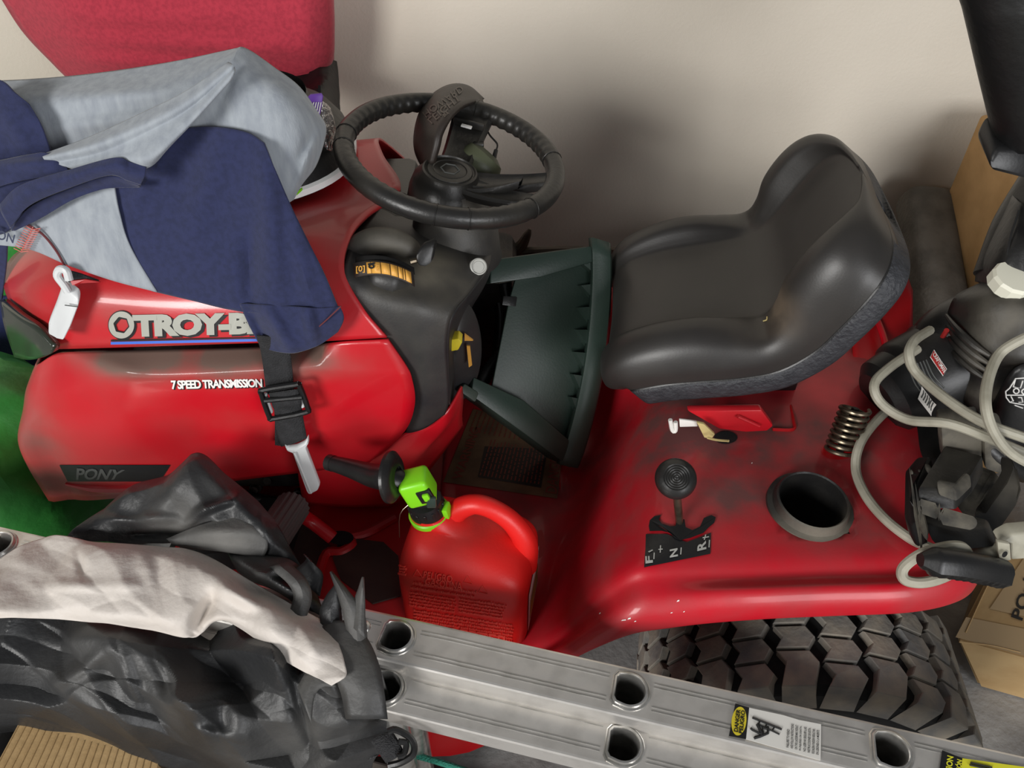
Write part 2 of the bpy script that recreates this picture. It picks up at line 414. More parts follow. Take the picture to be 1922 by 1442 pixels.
# black dash
dash_rows = [
    Y((724, 372, 1.26), (780, 366, 1.32), (850, 388, 1.32), (905, 420, 1.26)),
    Y((704, 398, 1.12), (765, 405, 1.14), (850, 420, 1.15), (921, 455, 1.12)),
    Y((664, 448, .985), (740, 468, .99), (830, 480, 1.0), (916, 500, 1.02)),
    Y((646, 505, .912), (720, 530, .912), (800, 545, .915), (880, 550, .945)),
    Y((652, 545, .893), (722, 566, .884), (790, 578, .882), (848, 590, .895)),
    Y((692, 600, .880), (742, 620, .875), (790, 632, .874), (838, 642, .885)),
    Y((728, 640, .878), (770, 668, .874), (800, 690, .874), (840, 700, .885)),
    Y((774, 706, .878), (786, 720, .876), (806, 735, .876), (842, 742, .886)),
    Y((776, 760, .884), (785, 765, .882), (806, 772, .882), (840, 760, .890)),
    Y((762, 810, .896), (776, 809, .894), (800, 800, .892), (834, 775, .896))]
mb = MB().grid(patch(dash_rows, 6, 7)); dash_bvh = mb.bvh()
mb.build('dash', 'dash_plastic', T, thick=.006, off=0, dust=[(at(810, 510, y=.95), (.05, .06, .04), .8), (at(730, 545, y=.91), (.05, .02, .02), .7), (at(840, 460, y=1.1), (.06, .08, .04), .55),
    (at(700, 440, y=1.0), .04, .45), (at(870, 530, y=.95), .03, .5)])
dash = bpy.data.objects['dash']
# right flank of the dash, running back to the far side
fl = [Y((905, 420, 1.26), (908, 445, 1.32), (880, 450, 1.45)), Y((919, 455, 1.12), (926, 480, 1.2), (900, 500, 1.4)), Y((914, 502, 1.02), (905, 540, 1.1), (890, 560, 1.3)),
      Y((879, 552, .947), (872, 580, 1.03), (870, 610, 1.25)), Y((847, 592, .897), (850, 640, .98), (860, 680, 1.2)), Y((838, 644, .887), (848, 700, .97), (860, 740, 1.2)),
      Y((841, 744, .888), (846, 780, .98), (860, 800, 1.2))]
MB().grid(patch(fl, 5, 5)).build('dash_flank', 'dash_plastic', T, thick=.005, off=0)
# half-drum behind the flank with the yellow brake catch
dr = []
for i in range(13):
    a = math.radians(100 - i * 200 / 12)
    dr.append([(850 + 52 * math.cos(a) * f, 655 - 100 * math.sin(a) * f, y_) for f, y_ in ((1, 1.25), (1, 1.06), (.93, 1.03), (.45, 1.0), (.05, .99))])
MB().grid(patch([Y(*r) for r in dr], 2, 2)).build('drum_cover', 'dash_plastic', T, thick=.004, off=0)
b = MB().prism([at(872, 628, y=.985), at(888, 640, y=.985), at(872, 640, y=.985)], (0, .004, 0))
b.prism([at(876, 650, y=.985), at(882, 650, y=.985), at(886, 686, y=.985), at(880, 690, y=.985)], (0, .003, 0))
b.build('caution_mark', 'decal_orange', bpy.data.objects['drum_cover'], smooth=False)
MB().bevprism([at(836, 640, y=.935), at(860, 636, y=.93), at(868, 643, y=.93), at(860, 658, y=.93), at(837, 662, y=.935)], (0, .022, 0), .002).build('brake_catch', 'yellow_plastic', T)['label'] = 'yellow parking brake catch'
# hoses beside the dash
for pts in ([(948, 530, 1.25), (958, 590, 1.22), (950, 650, 1.16), (915, 700, 1.1), (888, 745, 1.05)], [(930, 520, 1.35), (940, 600, 1.3), (932, 680, 1.25)]):
    MB().tube(Y(*pts), [.013 + .0018 * (i % 2) for i in range(61)], 10, 15).build('hose', 'black_plastic', T, ang=60)
MB().box((-.10, 1.42, .46), (.22, .22, .28), bev=.03).build('tunnel_housing', 'engine_dark', T)
# throttle
MB().tube(Y((652, 487, .955), (668, 466, .962), (700, 453, .968), (740, 454, .968), (772, 470, .965), (786, 492, .955)), [.008, .017, .02, .02, .016, .006], 12, 5).build('throttle_hump', 'dash_plastic', dash, dust=[(at(720, 440, y=.97), .06, .5)])
MB().tube(Y((684, 520, .925), (710, 522, .918), (740, 528, .916), (772, 538, .920)), [.004, .020, .022, .004], 14, 6).build('throttle_hump', 'dash_plastic', dash, dust=[(at(770, 540, y=.92), .02, .6)])
arc = lambda t: (666 + 108 * t, 497 - 30 * t * (1 - t) * 1.0 + 16 * t * t)
def strip_px(a0, a1, w0, w1, n=6):
    up, lo = [], []
    for i in range(n + 1):
        p = arc(a0 + (a1 - a0) * i / n); up.append((p[0] + .1 * w0, p[1] + w0)); lo.append((p[0] + .1 * w1, p[1] + w1))
    return up, lo
def hump_pt(p, off):
    t = (p[0] - 666) / 108
    return at(p[0], p[1], y=.905 + .012 * (1 - 4 * (t - .5) ** 2) * -1 + off + (p[1] - 500) * -.0006)
def strip(name, m_, a0, a1, w0, w1, off, n=6):
    u_, l_ = strip_px(a0, a1, w0, w1, n)
    return MB().grid([[hump_pt(p, off) for p in u_], [hump_pt(p, off) for p in l_]]).build(name, m_, dash, thick=.0012, off=0)
strip('slot', 'hole', .02, 1.04, -13, 0, .006)
strip('throttle_scale', 'decal_dark', -.03, 1.02, -3, 24, -.001, 10)
for a0, a1 in ((.28, .435), (.45, .60), (.615, .735), (.75, .82), (.835, .86), (.875, .97)):
    strip('scale_mark', 'decal_orange', a0, a1, 0, 21, -.0025, 2)
strip('scale_mark', 'decal_orange', .20, .27, 0, 21, -.0025, 2)
b = MB()
for fr in ([(668, 514), (685, 512), (685, 498), (668, 500)],):
    text_on(b, '[0]', [hump_pt(p, -.003) for p in fr], bold=.02)
text_on(b, 'FAST', [hump_pt(p, -.0042) for p in ((711, 508), (712, 497), (707, 497), (706, 508))], bold=.02)
b.build('scale_lettering', 'decal_orange', dash, smooth=False)
b = MB()
o_, i_ = ring_px((697, 500), 6, 2.5, 12, .8); b.grid([[hump_pt(p, -.0045) for p in o_], [hump_pt(p, -.0045) for p in i_]], cv=True)
b.prism([hump_pt(p, -.0045) for p in ((690, 495), (703, 492), (704, 495), (692, 499))], (0, -.0004, 0))
b.build('rabbit_mark', 'decal_black', dash, smooth=False)
MB().bevprism(Y((780, 480, .93), (790, 468, .935), (812, 460, .94), (816, 466, .94), (812, 492, .93), (800, 502, .925), (784, 500, .925)), (.004, .012, .006), .003).build('throttle_lever', 'black_plastic', T)
MB().tube(Y((770, 492, .935), (792, 486, .94)), .004, 8, 2).build('throttle_stem', 'steel_zinc', T)
Mk = axis_frame(at(896, 502, y=1.0), (.25, -.75, .65))
MB().lathe([(0, .010), (.008, .010), (.0085, .0085), (.0105, .0085), (.0115, .011), (.013, .010), (.0135, -.012)], Mk, 28).build('choke_knob', 'decal_grey', T, dust=None)['label'] = 'round silver button on the dash'
MB().box((-.25, 1.15, .76), (.16, .38, .21), bev=.02).build('firewall', 'black_plastic', T)
b = MB(); b.grid(patch([Y((748, 395, 1.0), (850, 410, 1.02), (912, 430, 1.05)), Y((742, 430, .995), (830, 448, 1.0), (908, 470, 1.05))], 3, 3))
# steering column and wheel
MB().lathe([(.075, .80), (.068, .865), (.056, .885), (.045, .90), (.042, .925), (.03, .93)], Matrix.Translation((-.092, YC - .02, 0)), 32).build('steering_column', 'dash_plastic', T, dust=[((-.09, YC - .06, .88), .06, .4)])
WC = Vector((-.0925, YC, .968)); WN = Vector((.185, -.075, .98)).normalized()
WM = frame(WC, (1, 0, -.19), WN)
R0 = .1635
b = MB(); G = []
NS = 240
for i in range(NS):
    a = 2 * math.pi * i / NS; ad = math.degrees(a)
    grip = 1.0 if (15 < ad < 78 or 100 < ad < 175 or 190 < ad < 265 or 283 < ad < 318) else 0
    c = Vector((math.cos(a), math.sin(a), 0)); row = []
    for q in range(14):
        t = 2 * math.pi * q / 14
        inner = max(0, -math.cos(t) * .6 + .4 - .6 * math.sin(t) * .4)
        r = .0152 + grip * (.0003 + .0011 * inner * math.sin(a * 60))
        row.append(WM @ (c * (R0 + r * math.cos(t)) + Vector((0, 0, r * math.sin(t)))))
    G.append(row)
sw = b.grid(G, cu=True, cv=True).build('steering_wheel', 'wheel_rubber', T, ang=60)
for ad in (14, 79, 99, 176, 190, 266, 282, 319):       # rings where the grips end
    a = math.radians(ad); c = Vector((math.cos(a), math.sin(a), 0))
    MB().tube([WM @ (c * (R0 + .0158 * math.cos(t)) + Vector((0, 0, .0158 * math.sin(t)))) for t in [2 * math.pi * q / 16 for q in range(16)]], .0007, 6, 1, closed=True).build('grip_seam', 'wheel_rubber', sw)
HZ = -.034
MB().lathe([(.062, -.062), (.060, -.03), (.055, -.012), (.045, -.002), (.043, .004), (.040, .0055), (.0385, .003), (.036, .0025), (.0345, .0045), (.027, .0055), (.0255, .0045), (.024, .0055), (0, .0058)],
           WM @ Matrix.Translation((.0, -.012, HZ + .012)), 40).build('hub', 'wheel_rubber', sw)
hx = []
for k in range(6):
    a = math.pi / 3 * k; hx.append(WM @ Vector((.0145 * math.cos(a), -.012 + .0145 * math.sin(a), HZ + .0182)))
MB().tube(hx, .0011, 6, 1, closed=True).build('hub_emblem', 'decal_dim', sw)
def spoke(name, a, w0, w1, r0=.035, r1=.158, th=.012, dz=0):
    c = Vector((math.cos(a), math.sin(a), 0)); s_ = Vector((-c.y, c.x, 0)); rows = []
    for f in (0, .25, .5, .75, 1):
        r = r0 + (r1 - r0) * f; wd = (w0 + (w1 - w0) * f ** 1.5) / 2; z = HZ + .004 + dz + (-HZ - .006) * (f ** 1.6)
        o0 = Vector((0, -.012 * (1 - f), 0))
        rows.append([WM @ (o0 + c * r + s_ * wd * u + Vector((0, 0, z + th * v))) for u, v in ((-1, -.6), (-1, .1), (-.82, .5), (-.6, .25), (0, .2), (.6, .25), (.82, .5), (1, .1), (1, -.6), (0, -.9))])
    return MB().grid(patch(rows, 3, 1, cv=True), cv=True).build(name, 'wheel_rubber', sw, ang=40)
spoke('spoke', math.radians(80), .050, .070)
spoke('spoke', math.radians(-6), .050, .034)
spoke('spoke', math.radians(-33), .050, .036)
spoke('spoke', math.radians(-19), .055, .02, r1=.115)
MB().box((0, 0, 0), (.052, .006, .012), WM @ Matrix.Rotation(math.radians(-10), 4, 'Z') @ Matrix.Translation((0, .118, -.004)), bev=.002).build('spoke_rib', 'wheel_rubber', sw)
MB().box((0, 0, 0), (.018, .008, .003), WM @ Matrix.Rotation(math.radians(-10), 4, 'Z') @ Matrix.Translation((0, .098, .001)), bev=.001).build('spoke_slot', 'decal_white', sw)
b = None

# fender body in real measurements: outer lip, rolled bulge, shelf and tunnel, stations along x
def sstep(t): t = max(0, min(1, t)); return t * t * (3 - 2 * t)
XS = [-.14, -.08, -.03, .02, .07, .12, .17, .22, .28, .36, .45, .55, .62, .67, .705, .725]
def f_top(x, y):
    x0 = -.015 + max(0, y - .60) * .32
    z = .335 + .252 * sstep((x - x0) / .20)
    return z - .02 * sstep((x - .62) / .12)
def f_lip(x): return float(np.interp(x, [-.14, -.03, .05, .09, .165, .25, .36, .55, .64, .70, .725], [.285, .30, .385, .44, .508, .533, .545, .547, .54, .52, .505]))
def f_ye(x): return float(np.interp(x, [-.14, .05, .165, .36, .55, .62, .67, .705, .725], [.60, .575, .572, .575, .583, .60, .63, .68, .74]))
half = []
for x in XS:
    ye, zl = f_ye(x), f_lip(x); zt = f_top(x, ye + .07)
    zb = zl + min(.045, max(.02, (zt - zl)))
    col_ = [Vector((x, ye + .006, zl - .004)), Vector((x, ye, zl)), Vector((x, ye + .004, zl + (zb - zl) * .6)), Vector((x, ye + .020, zb)),
            Vector((x, ye + .045, zt - .012)), Vector((x, ye + .075, zt - .002))]
    for yy in (.74, .82, .90, .98, 1.117): col_.append(Vector((x, max(yy, ye + .09), f_top(x, yy))))
    half.append(col_)
ends = []
rows = [c + [Vector((p.x, YC + (YC - p.y) * .62, p.z)) for p in c[-2::-1]] for c in half]
last = [Vector((.738, YC + (p.y - YC) * .86, .50 if i in (0, 1, 2) or i >= len(rows[0]) - 3 else .505)) for i, p in enumerate(rows[-1])]
G = patch(rows + [last], 7, 7)
CUP = Vector((.448, .737, .587))
mb = MB().grid(G); fender_bvh = mb.bvh()
mb.f = [f for f in mb.f if not any((mb.v[i].x - CUP.x) ** 2 + (mb.v[i].y - CUP.y) ** 2 < .0482 ** 2 for i in f)]
fender = mb.build('fender', 'red_fender', T, thick=.004, off=-1, ang=60, dust=[((.22, .98, .585), (.12, .12, .1), 1.3), ((.36, .88, .585), (.20, .08, .1), 1.3), ((.55, .86, .585), (.14, .07, .1), .8), ((.12, .74, .54), (.07, .10, .07), .5),
    ((.34, .76, .587), (.12, .06, .06), .95), ((.5, .70, .587), (.1, .04, .06), .7), ((.05, 1.0, .35), .15, .6), ((.64, 1.1, .58), (.1, .2, .1), .45)])
b = MB()
for c_ in ((1270, 1128, 5, 2), (1166, 1164, 9, 1.5), (1178, 1161, 6, 2), (1190, 1166, 4, 1.2), (1258, 1150, 4, 1), (1282, 1148, 3, 1.2), (1125, 1152, 3, 2), (1410, 870, 2, 1.5)):
    decal_quad(b, fender_bvh, [(c_[0], c_[1] + c_[3]), (c_[0] + c_[2], c_[1] + c_[3] * .3), (c_[0] + c_[2], c_[1] - c_[3]), (c_[0] + c_[2] * .3, c_[1] - c_[3] * .4)], 1, 1, .0008)
b.build('paint_chips', 'decal_white', fender, merge=False)['kind'] = 'stuff'
# cup holder
MB().lathe([(.0, -.085), (.042, -.085), (.045, -.08), (.0475, .0), (.049, .0185), (.051, .0205), (.0535, .0185), (.0565, .0055), (.060, .0040), (.0635, .0030), (.0645, -.006)], axis_frame(CUP, (.03, -.06, 1)), 48).build('cup_holder', 'dusty_black', T, dust=[(CUP + Vector((0, -.05, .01)), (.08, .03, .03), 1.2)])['label'] = 'round black plastic cup holder ring'
MB().lathe([(.0, .0), (.041, .0)], Matrix.Translation((CUP.x, CUP.y, CUP.z - .083)), 24).build('cup_floor', 'decal_brown', bpy.data.objects['cup_holder'])
# gear gate, gear lever
zm = lambda X_, Y_: (1120 + X_ / 3.203, 740 + Y_ / 3.203)
slot = [zm(*p) for p in ((318, 800), (325, 765), (350, 742), (388, 735), (376, 762), (392, 785), (440, 802), (472, 800), (476, 760), (524, 760), (532, 808), (572, 825), (618, 805), (642, 752), (688, 735), (714, 748), (704, 782), (668, 812), (640, 842), (560, 872), (500, 886), (466, 872), (440, 842), (392, 830), (322, 832))]
P_ = decal_pts(fender_bvh, slot, .0032)
b = MB().add(P_, [tuple(range(len(P_)))]); b.build('gear_slot', 'hole', fender, merge=False, smooth=False)
b = MB()
for q_ in ([(1209, 1066), (1333, 1041), (1334, 1014), (1212, 1030)], [(1212, 1030), (1290, 1020), (1252, 1004), (1213, 1004)], [(1284, 1021), (1334, 1014), (1334, 1001), (1318, 1008)]): decal_quad(b, fender_bvh, q_, 10, 5, .0016)
b.build('gear_plate', 'decal_black', fender, merge=False, smooth=False)
b = MB()
decal_text(b, fender_bvh, 'F', [(1225, 1058), (1225, 1046), (1212, 1047), (1212, 1060)], .003, bold=.03)
decal_text(b, fender_bvh, 'N', [(1272, 1046), (1271, 1031), (1257, 1034), (1257, 1049)], .003, bold=.03)
decal_text(b, fender_bvh, 'R', [(1325, 1033), (1324, 1017), (1308, 1021), (1308, 1037)], .003, bold=.03)
for q in ([(1228, 1052), (1229, 1040), (1227, 1040), (1226, 1052)], [(1278, 1043), (1279, 1030), (1277, 1030), (1276, 1043)], [(1331, 1030), (1332, 1016), (1330, 1016), (1329, 1030)],
          [(1219, 1040), (1226, 1036), (1225, 1034), (1217, 1038)], [(1240, 1040), (1241, 1026), (1239, 1026), (1238, 1040)], [(1236, 1035), (1244, 1034), (1244, 1032), (1236, 1033)],
          [(1318, 1013), (1330, 1011), (1330, 1009), (1318, 1011)], [(1322, 1016), (1325, 1006), (1323, 1006), (1320, 1016)]):
    decal_quad(b, fender_bvh, q, 1, 1, .003)
b.build('gear_lettering', 'decal_grey', fender, merge=False, smooth=False)['kind'] = 'stuff'
KB, KT = at(1277, 1000, z=.56), Vector((.222, .69, .705))
MB().tube([KB, KB.lerp(KT, .5), KT], .0058, 12, 3).build('gear_lever', 'steel_zinc', T)
MK = axis_frame(KT, (-.1, -.55, .85))
MB().lathe([(0, -.022), (.010, -.022), (.020, -.016), (.027, -.004), (.0282, .004), (.026, .011), (.021, .0155), (.0195, .0165)] + [(.0195 - .0016 * i, .0165 + (.0012 if i % 2 else 0)) for i in range(1, 12)] + [(0, .0165)], MK, 40).build('gear_knob', 'dusty_black', bpy.data.objects['gear_lever'])['label'] = 'round dark knob with ringed top'
# seat
prof = [(.200, .612), (.180, .632), (.178, .664), (.203, .692), (.255, .718), (.315, .736), (.37, .750), (.412, .770), (.442, .806), (.463, .856), (.483, .908), (.499, .948), (.511, .975), (.521, .993), (.527, 1.001), (.530, 1.004)]
hw = [.165, .185, .196, .204, .210, .213, .214, .214, .213, .213, .211, .202, .180, .138, .075, .02]
bol = [0, .2, .5, .9, 1.15, 1.2, .8, .35, 1.0, 1.6, 1.7, 1.5, 1.1, .6, .3, .1]
PV = [Vector((p[0] + .006, 0, p[1] - .006 - .035 * max(0, p[1] - .75) / .2)) for p in prof]
SYAW = Matrix.Translation((.34, YC, 0)) @ Matrix.Rotation(math.radians(-8), 4, 'Z') @ Matrix.Translation((-.34, -YC, 0))
def seat_norm(i):
    a, c = PV[max(i - 1, 0)], PV[min(i + 1, len(PV) - 1)]; t = (c - a).normalized(); return Vector((-t.z, 0, t.x))
SS = [-1.0, -1.0, -.99, -.93, -.82, -.68, -.60, -.52, -.25, 0, .25, .52, .60, .68, .82, .93, .99, 1.0, 1.0]
SO = [-.055, -.036, -.014, .012, .026, .026, .010, .001, -.002, -.003, -.002, .001, .010, .026, .026, .012, -.014, -.036, -.055]
def seat_row(i):
    n = seat_norm(i); r = []
    for s_, o_ in zip(SS, SO):
        d = o_ * (bol[i] if o_ > 0 else 1)
        r.append(SYAW @ (Vector((PV[i].x, YC + s_ * hw[i], PV[i].z)) + n * d))
    return r
seat_rows = patch([seat_row(i) for i in range(len(PV))], 6, 4)
seat_tip = SYAW @ (Vector((PV[-1].x, YC, PV[-1].z)) - seat_norm(len(PV) - 1) * .05)
seat_mb = MB().grid(seat_rows + [[p.lerp(seat_tip, .5) for p in seat_rows[-1]], [seat_tip] * len(seat_rows[-1])]); seat_bvh = seat_mb.bvh()
sp_ = on_surface(seat_bvh, 1462, 575, 0) or at(1462, 575, y=YC)
seat = seat_mb.build('seat', 'seat_vinyl', T, thick=.004, off=0, ang=80, dust=[(sp_, (.022, .05, .03), 1.5), (sp_ + Vector((-.03, 0, 0)), (.05, .06, .04), .6)])
# shell under the cushion
rows = []
for i in range(len(PV)):
    n = seat_norm(i); c = Vector((PV[i].x, YC, PV[i].z)); h_ = hw[i]
    rows.append([SYAW @ (c + Vector((0, s_ * h_ + (g if s_ > 0 else -g), 0)) + n * o_) for s_, g, o_ in
                 ((-1, .002, -.042), (-1, .005, -.046), (-1, .004, -.066), (-1, -.010, -.082), (-.6, 0, -.090), (0, 0, -.094), (.6, 0, -.090), (1, -.010, -.082), (1, .004, -.066), (1, .005, -.046), (1, .002, -.042))])
MB().grid(patch(rows, 5, 3)).build('seat_shell', 'seat_shell', T, thick=.003, off=0, ang=80)['label'] = 'rough charcoal plastic shell under the seat'
MB().tube([r[0] for r in rows[1:]], .0024, 6, 4).build('seat_piping', 'black_plastic', seat)
b = MB(); b.tube([decal_pts(seat_bvh, [q_], .003)[0] for q_ in ((1435, 605), (1442, 602), (1443, 596))], .0011, 6, 3); b.build('torn_thread', 'brass_paper', seat)
MB().box(at(1446, 383, y=YC + .24), (.028, .02, .026), bev=.005).build('seat_knob', 'black_plastic', T)
# seat hinge, spring and latch
MB().bevprism([at(p[0], p[1], y=.885) for p in ((1290, 772), (1430, 770), (1452, 800), (1440, 810), (1400, 812), (1350, 806))], (0, .015, 0), .003).build('seat_bracket', 'red_paint', T)
MB().tube(Y((1385, 782, .88), (1425, 800, .88)), .003, 8, 2).build('bracket_rib', 'red_paint', bpy.data.objects['seat_bracket'])
b = MB(); b.bevprism([at(p[0], p[1], y=.87) for p in ((1275, 788), (1308, 792), (1310, 801), (1276, 802))], (0, .004, 0), .001)
b.tube(Y((1258, 788, .87), (1262, 808, .868), (1268, 808, .868), (1268, 792, .87)), .0035, 8, 3)
b.build('seat_latch', 'label_white', T)
b = MB(); b.bevprism([at(p[0], p[1], y=.86) for p in ((1308, 794), (1322, 797), (1342, 816), (1336, 824), (1322, 822))], (0, .006, 0), .001); b.build('latch_strap', 'brass_paper', bpy.data.objects['seat_latch'])
P_ = decal_pts(fender_bvh, [(1362 + 22 * math.cos(a), 822 + 12 * math.sin(a)) for a in [math.pi * 2 * q / 20 for q in range(20)]], .001)
MB().add(P_, [tuple(range(20))]).build('fender_hole', 'hole', fender, merge=False, smooth=False)
MB().tube(Y((1328, 822, .85), (1345, 826, .84), (1368, 828, .83)), .002, 6, 4).build('tie_cord', 'brass_paper', bpy.data.objects['seat_latch'])
s0, s1 = at(1574, 852, z=.588), at(1606, 766, y=.875)
ax = (s1 - s0); Ms = axis_frame(s0, ax); hp = []
for i in range(16 * 8 + 1):
    a = 2 * math.pi * i / 16; hp.append(Ms @ Vector((.0215 * math.cos(a), .0215 * math.sin(a), ax.length * i / 128)))
MB().tube(hp, .0034, 8, 1).build('seat_spring', 'steel_zinc', T)
MB().tube([s0, s1], .006, 8, 1).build('spring_rod', 'engine_dark', bpy.data.objects['seat_spring'])
P_ = decal_pts(fender_bvh, [(1573 + 32 * math.cos(a), 846 + 18 * math.sin(a)) for a in [math.pi * 2 * q / 20 for q in range(20)]], .001)
MB().add(P_, [tuple(range(20))]).build('spring_seat', 'red_frame', fender, merge=False, smooth=False)
MB().box((.36, YC, .60), (.28, .24, .05), bev=.006).build('seat_pan', 'black_plastic', T)
MB().tube([at(1400, 790, y=1.0), at(1560, 795, y=1.02)], .004, 8, 2).build('fuel_line', 'green_tarp', T)
MB().tube(Y((1484, 762, .96), (1490, 790, .92), (1488, 806, .90), (1450, 806, .9)), .003, 6, 4).build('spring_clip', 'red_frame', T)
# tail behind the seat
MB().grid(patch([Y((1600, 500, 1.25), (1690, 510, 1.22), (1712, 545, 1.2)), Y((1600, 600, 1.16), (1660, 625, 1.15), (1712, 640, 1.14)), Y((1600, 700, 1.06), (1652, 700, 1.06), (1712, 715, 1.05)), Y((1590, 760, .97), (1650, 762, .97), (1712, 772, .97))], 5, 5)).build('rear_cowl', 'red_frame', T, thick=.005, off=0)
MB().tube(Y((1642, 590, 1.17), (1660, 640, 1.12), (1664, 690, 1.06)), .006, 8, 4).build('cowl_edge', 'red_paint', bpy.data.objects['rear_cowl'])

# running board, side shroud and pedal
MB().bevprism([(-.62, .70, .315), (.02, .63, .315), (.10, .96, .315), (.10, 1.4, .315), (-.62, 1.4, .315)], (0, 0, .018), .004).build('running_board', 'red_frame', T)
rb = bpy.data.objects['running_board']
mat_px = [(640, 1010), (720, 1020), (748, 1046), (752, 1120), (700, 1135), (640, 1090), (625, 1050)]
b = MB().prism([at(p[0], p[1], z=.3345) for p in mat_px], (0, 0, .004)); b.build('foot_mat', 'decal_dark', rb, smooth=False)
b = MB().prism([at(p[0], p[1], z=.3345) for p in ((520, 960), (600, 1000), (622, 1030), (596, 1090), (560, 1130), (500, 1050))], (0, 0, .004)); b.build('foot_mat', 'decal_dark', rb, smooth=False)
b = MB().tube([at(p[0], p[1], z=.337) for p in ((742, 972), (690, 1000), (655, 1010), (662, 1022), (640, 1036), (612, 1040), (596, 1090), (584, 1150))], .009, 8, 4); b.build('mat_edge', 'red_frame', rb)
MB().grid(patch([[at(p[0], p[1], y=p[2]) for p in r] for r in ([(636, 950, 1.02), (690, 955, 1.0), (760, 965, .99)], [(630, 985, .99), (690, 992, .98), (760, 1002, .97)], [(622, 1000, .96), (690, 1012, .95), (760, 1022, .94)])], 4, 4)).build('board_riser', 'red_frame', T, thick=.004, off=0)
P_ = [at(640 + 24 * math.cos(a), 1010 + 13 * math.sin(a), z=.345) for a in [math.pi * 2 * q / 20 for q in range(20)]]
MB().prism(P_, (0, 0, .001)).build('pedal_slot', 'hole', rb, smooth=False)
shroud = [Y((560, 868, .90), (640, 868, .90), (700, 858, .90), (760, 812, .905), (800, 800, .905), (838, 772, .91), (866, 725, .95)),
          Y((560, 890, .90), (640, 890, .898), (700, 880, .898), (760, 850, .90), (800, 830, .905), (836, 800, .915), (868, 750, .96)),
          Y((565, 920, .91), (640, 925, .90), (690, 925, .90), (745, 905, .905), (780, 870, .91), (815, 830, .925), (866, 780, .97)),
          Y((570, 945, .93), (640, 950, .925), (690, 950, .925), (740, 945, .925), (785, 905, .93), (822, 860, .95), (868, 800, 1.0))]
mb = MB().grid(patch(shroud, 4, 5)); shroud_bvh = mb.bvh(); sh = mb.build('lower_shroud', 'red_paint', T, thick=.004, off=0, dust=[(at(780, 860, y=.91), .05, .2)])
b = MB()
for p in ((600, 895), (611, 896), (742, 782)): b.lathe([(0, 0), (.0022, 0)], axis_frame((on_surface(shroud_bvh, *p, .0012) or at(p[0], p[1], y=.9)), (0, -1, .3)), 10)
b.build('bolt_hole', 'hole', sh, merge=False)
pd0, pd1 = at(505, 1018, y=.75), at(550, 950, y=.845)
d_ = (pd1 - pd0); Mp = axis_frame(pd0, d_); prof_ = []
G = []
for z_ in (0, d_.length):
    G.append([Mp @ Vector((r * math.cos(a), r * math.sin(a), z_)) for a, r in [(2 * math.pi * q / 72, .028 + (.0018 if q % 4 < 2 else 0)) for q in range(72)]])
MB().grid(G, cv=True).cap(G[1]).cap(G[0]).build('brake_pedal', 'pedal_rubber', T, ang=30)['label'] = 'grey ribbed rubber pedal cylinder'
MB().tube([at(550, 958, y=.845), at(580, 976, y=.855), at(612, 1000, y=.845), at(624, 1010, y=.84)], .0125, 12, 5).build('pedal_arm', 'red_paint', T)
# engine bay, chassis, cutting deck
MB().box((-.44, YC, .50), (.50, .34, .26), bev=.03).build('engine', 'engine_dark', T)
MB().box((-.1, YC, .27), (1.3, .30, .08), bev=.01).build('chassis', 'engine_dark', T)
for px_, py_ in ((505, 898), (560, 930), (595, 952), (612, 968), (480, 915)):
    Mb = axis_frame(at(px_, py_, y=.955), (0, -1, .4)); MB().lathe([(0, .012), (.008, .012), (.009, .004), (.012, .003), (.012, -.01)], Mb, 8).build('engine_bolt', 'engine_dark', T)
for r in ((430, 935), (470, 940), (520, 948), (560, 955)):
    pass
MB().tube(Y((440, 925, .93), (500, 940, .94), (560, 945, .95)), [.010 + .0015 * (i % 2) for i in range(41)], 8, 20).build('corrugated_hose', 'black_plastic', T, ang=60)
dk = []
for z_, f in ((.06, 1.0), (.16, 1.0), (.195, .985), (.21, .94), (.215, .7)):
    dk.append([Vector((-.19 + .235 * f * (abs(math.cos(a)) ** .55) * (1 if math.cos(a) > 0 else -1), 1.06 + .475 * f * (abs(math.sin(a)) ** .55) * (1 if math.sin(a) > 0 else -1), z_)) for a in [2 * math.pi * q / 48 for q in range(48)]])
b = MB().grid(dk, cv=True).cap(dk[-1]); b.build('cutting_deck', 'red_frame', T, ang=50)
# warning sheet on the tunnel
wz = .3365
wq = [at(832, 905, z=wz), at(1046, 936, z=wz), at(1062, 800, z=wz), at(888, 768, z=wz)]
b = MB(); b.add(wq, [(0, 1, 2, 3)]); b.build('warning_sheet', 'decal_brown', rb, smooth=False)
wl = lambda s_, t_: bil(wq, s_, t_)
b = MB(); b.add([wl(.28, .12) + Vector((0, 0, .0006)), wl(.85, .10) + Vector((0, 0, .0006)), wl(.85, .62) + Vector((0, 0, .0006)), wl(.25, .52) + Vector((0, 0, .0006))], [(0, 1, 2, 3)]); b.build('warning_panel', 'decal_dark', rb, smooth=False)
b = MB()
up = Vector((0, 0, .0012))
text_on(b, 'WARNING', [wl(.06, .85) + up, wl(.06, .08) + up, wl(.13, .08) + up, wl(.13, .85) + up][::-1][1:] + [wl(.06, .85) + up][:0] + [wl(.13, .85) + up][:0] + [wl(.06, .85) + up], bold=.02) if False else text_on(b, 'WARNING', [wl(.15, .05) + up, wl(.15, .75) + up, wl(.06, .75) + up, wl(.06, .05) + up], bold=.02)
text_on(b, 'DANGER', [wl(.99, .05) + up, wl(.99, .6) + up, wl(.89, .6) + up, wl(.89, .05) + up], bold=.02)
rnd = random.Random(4)
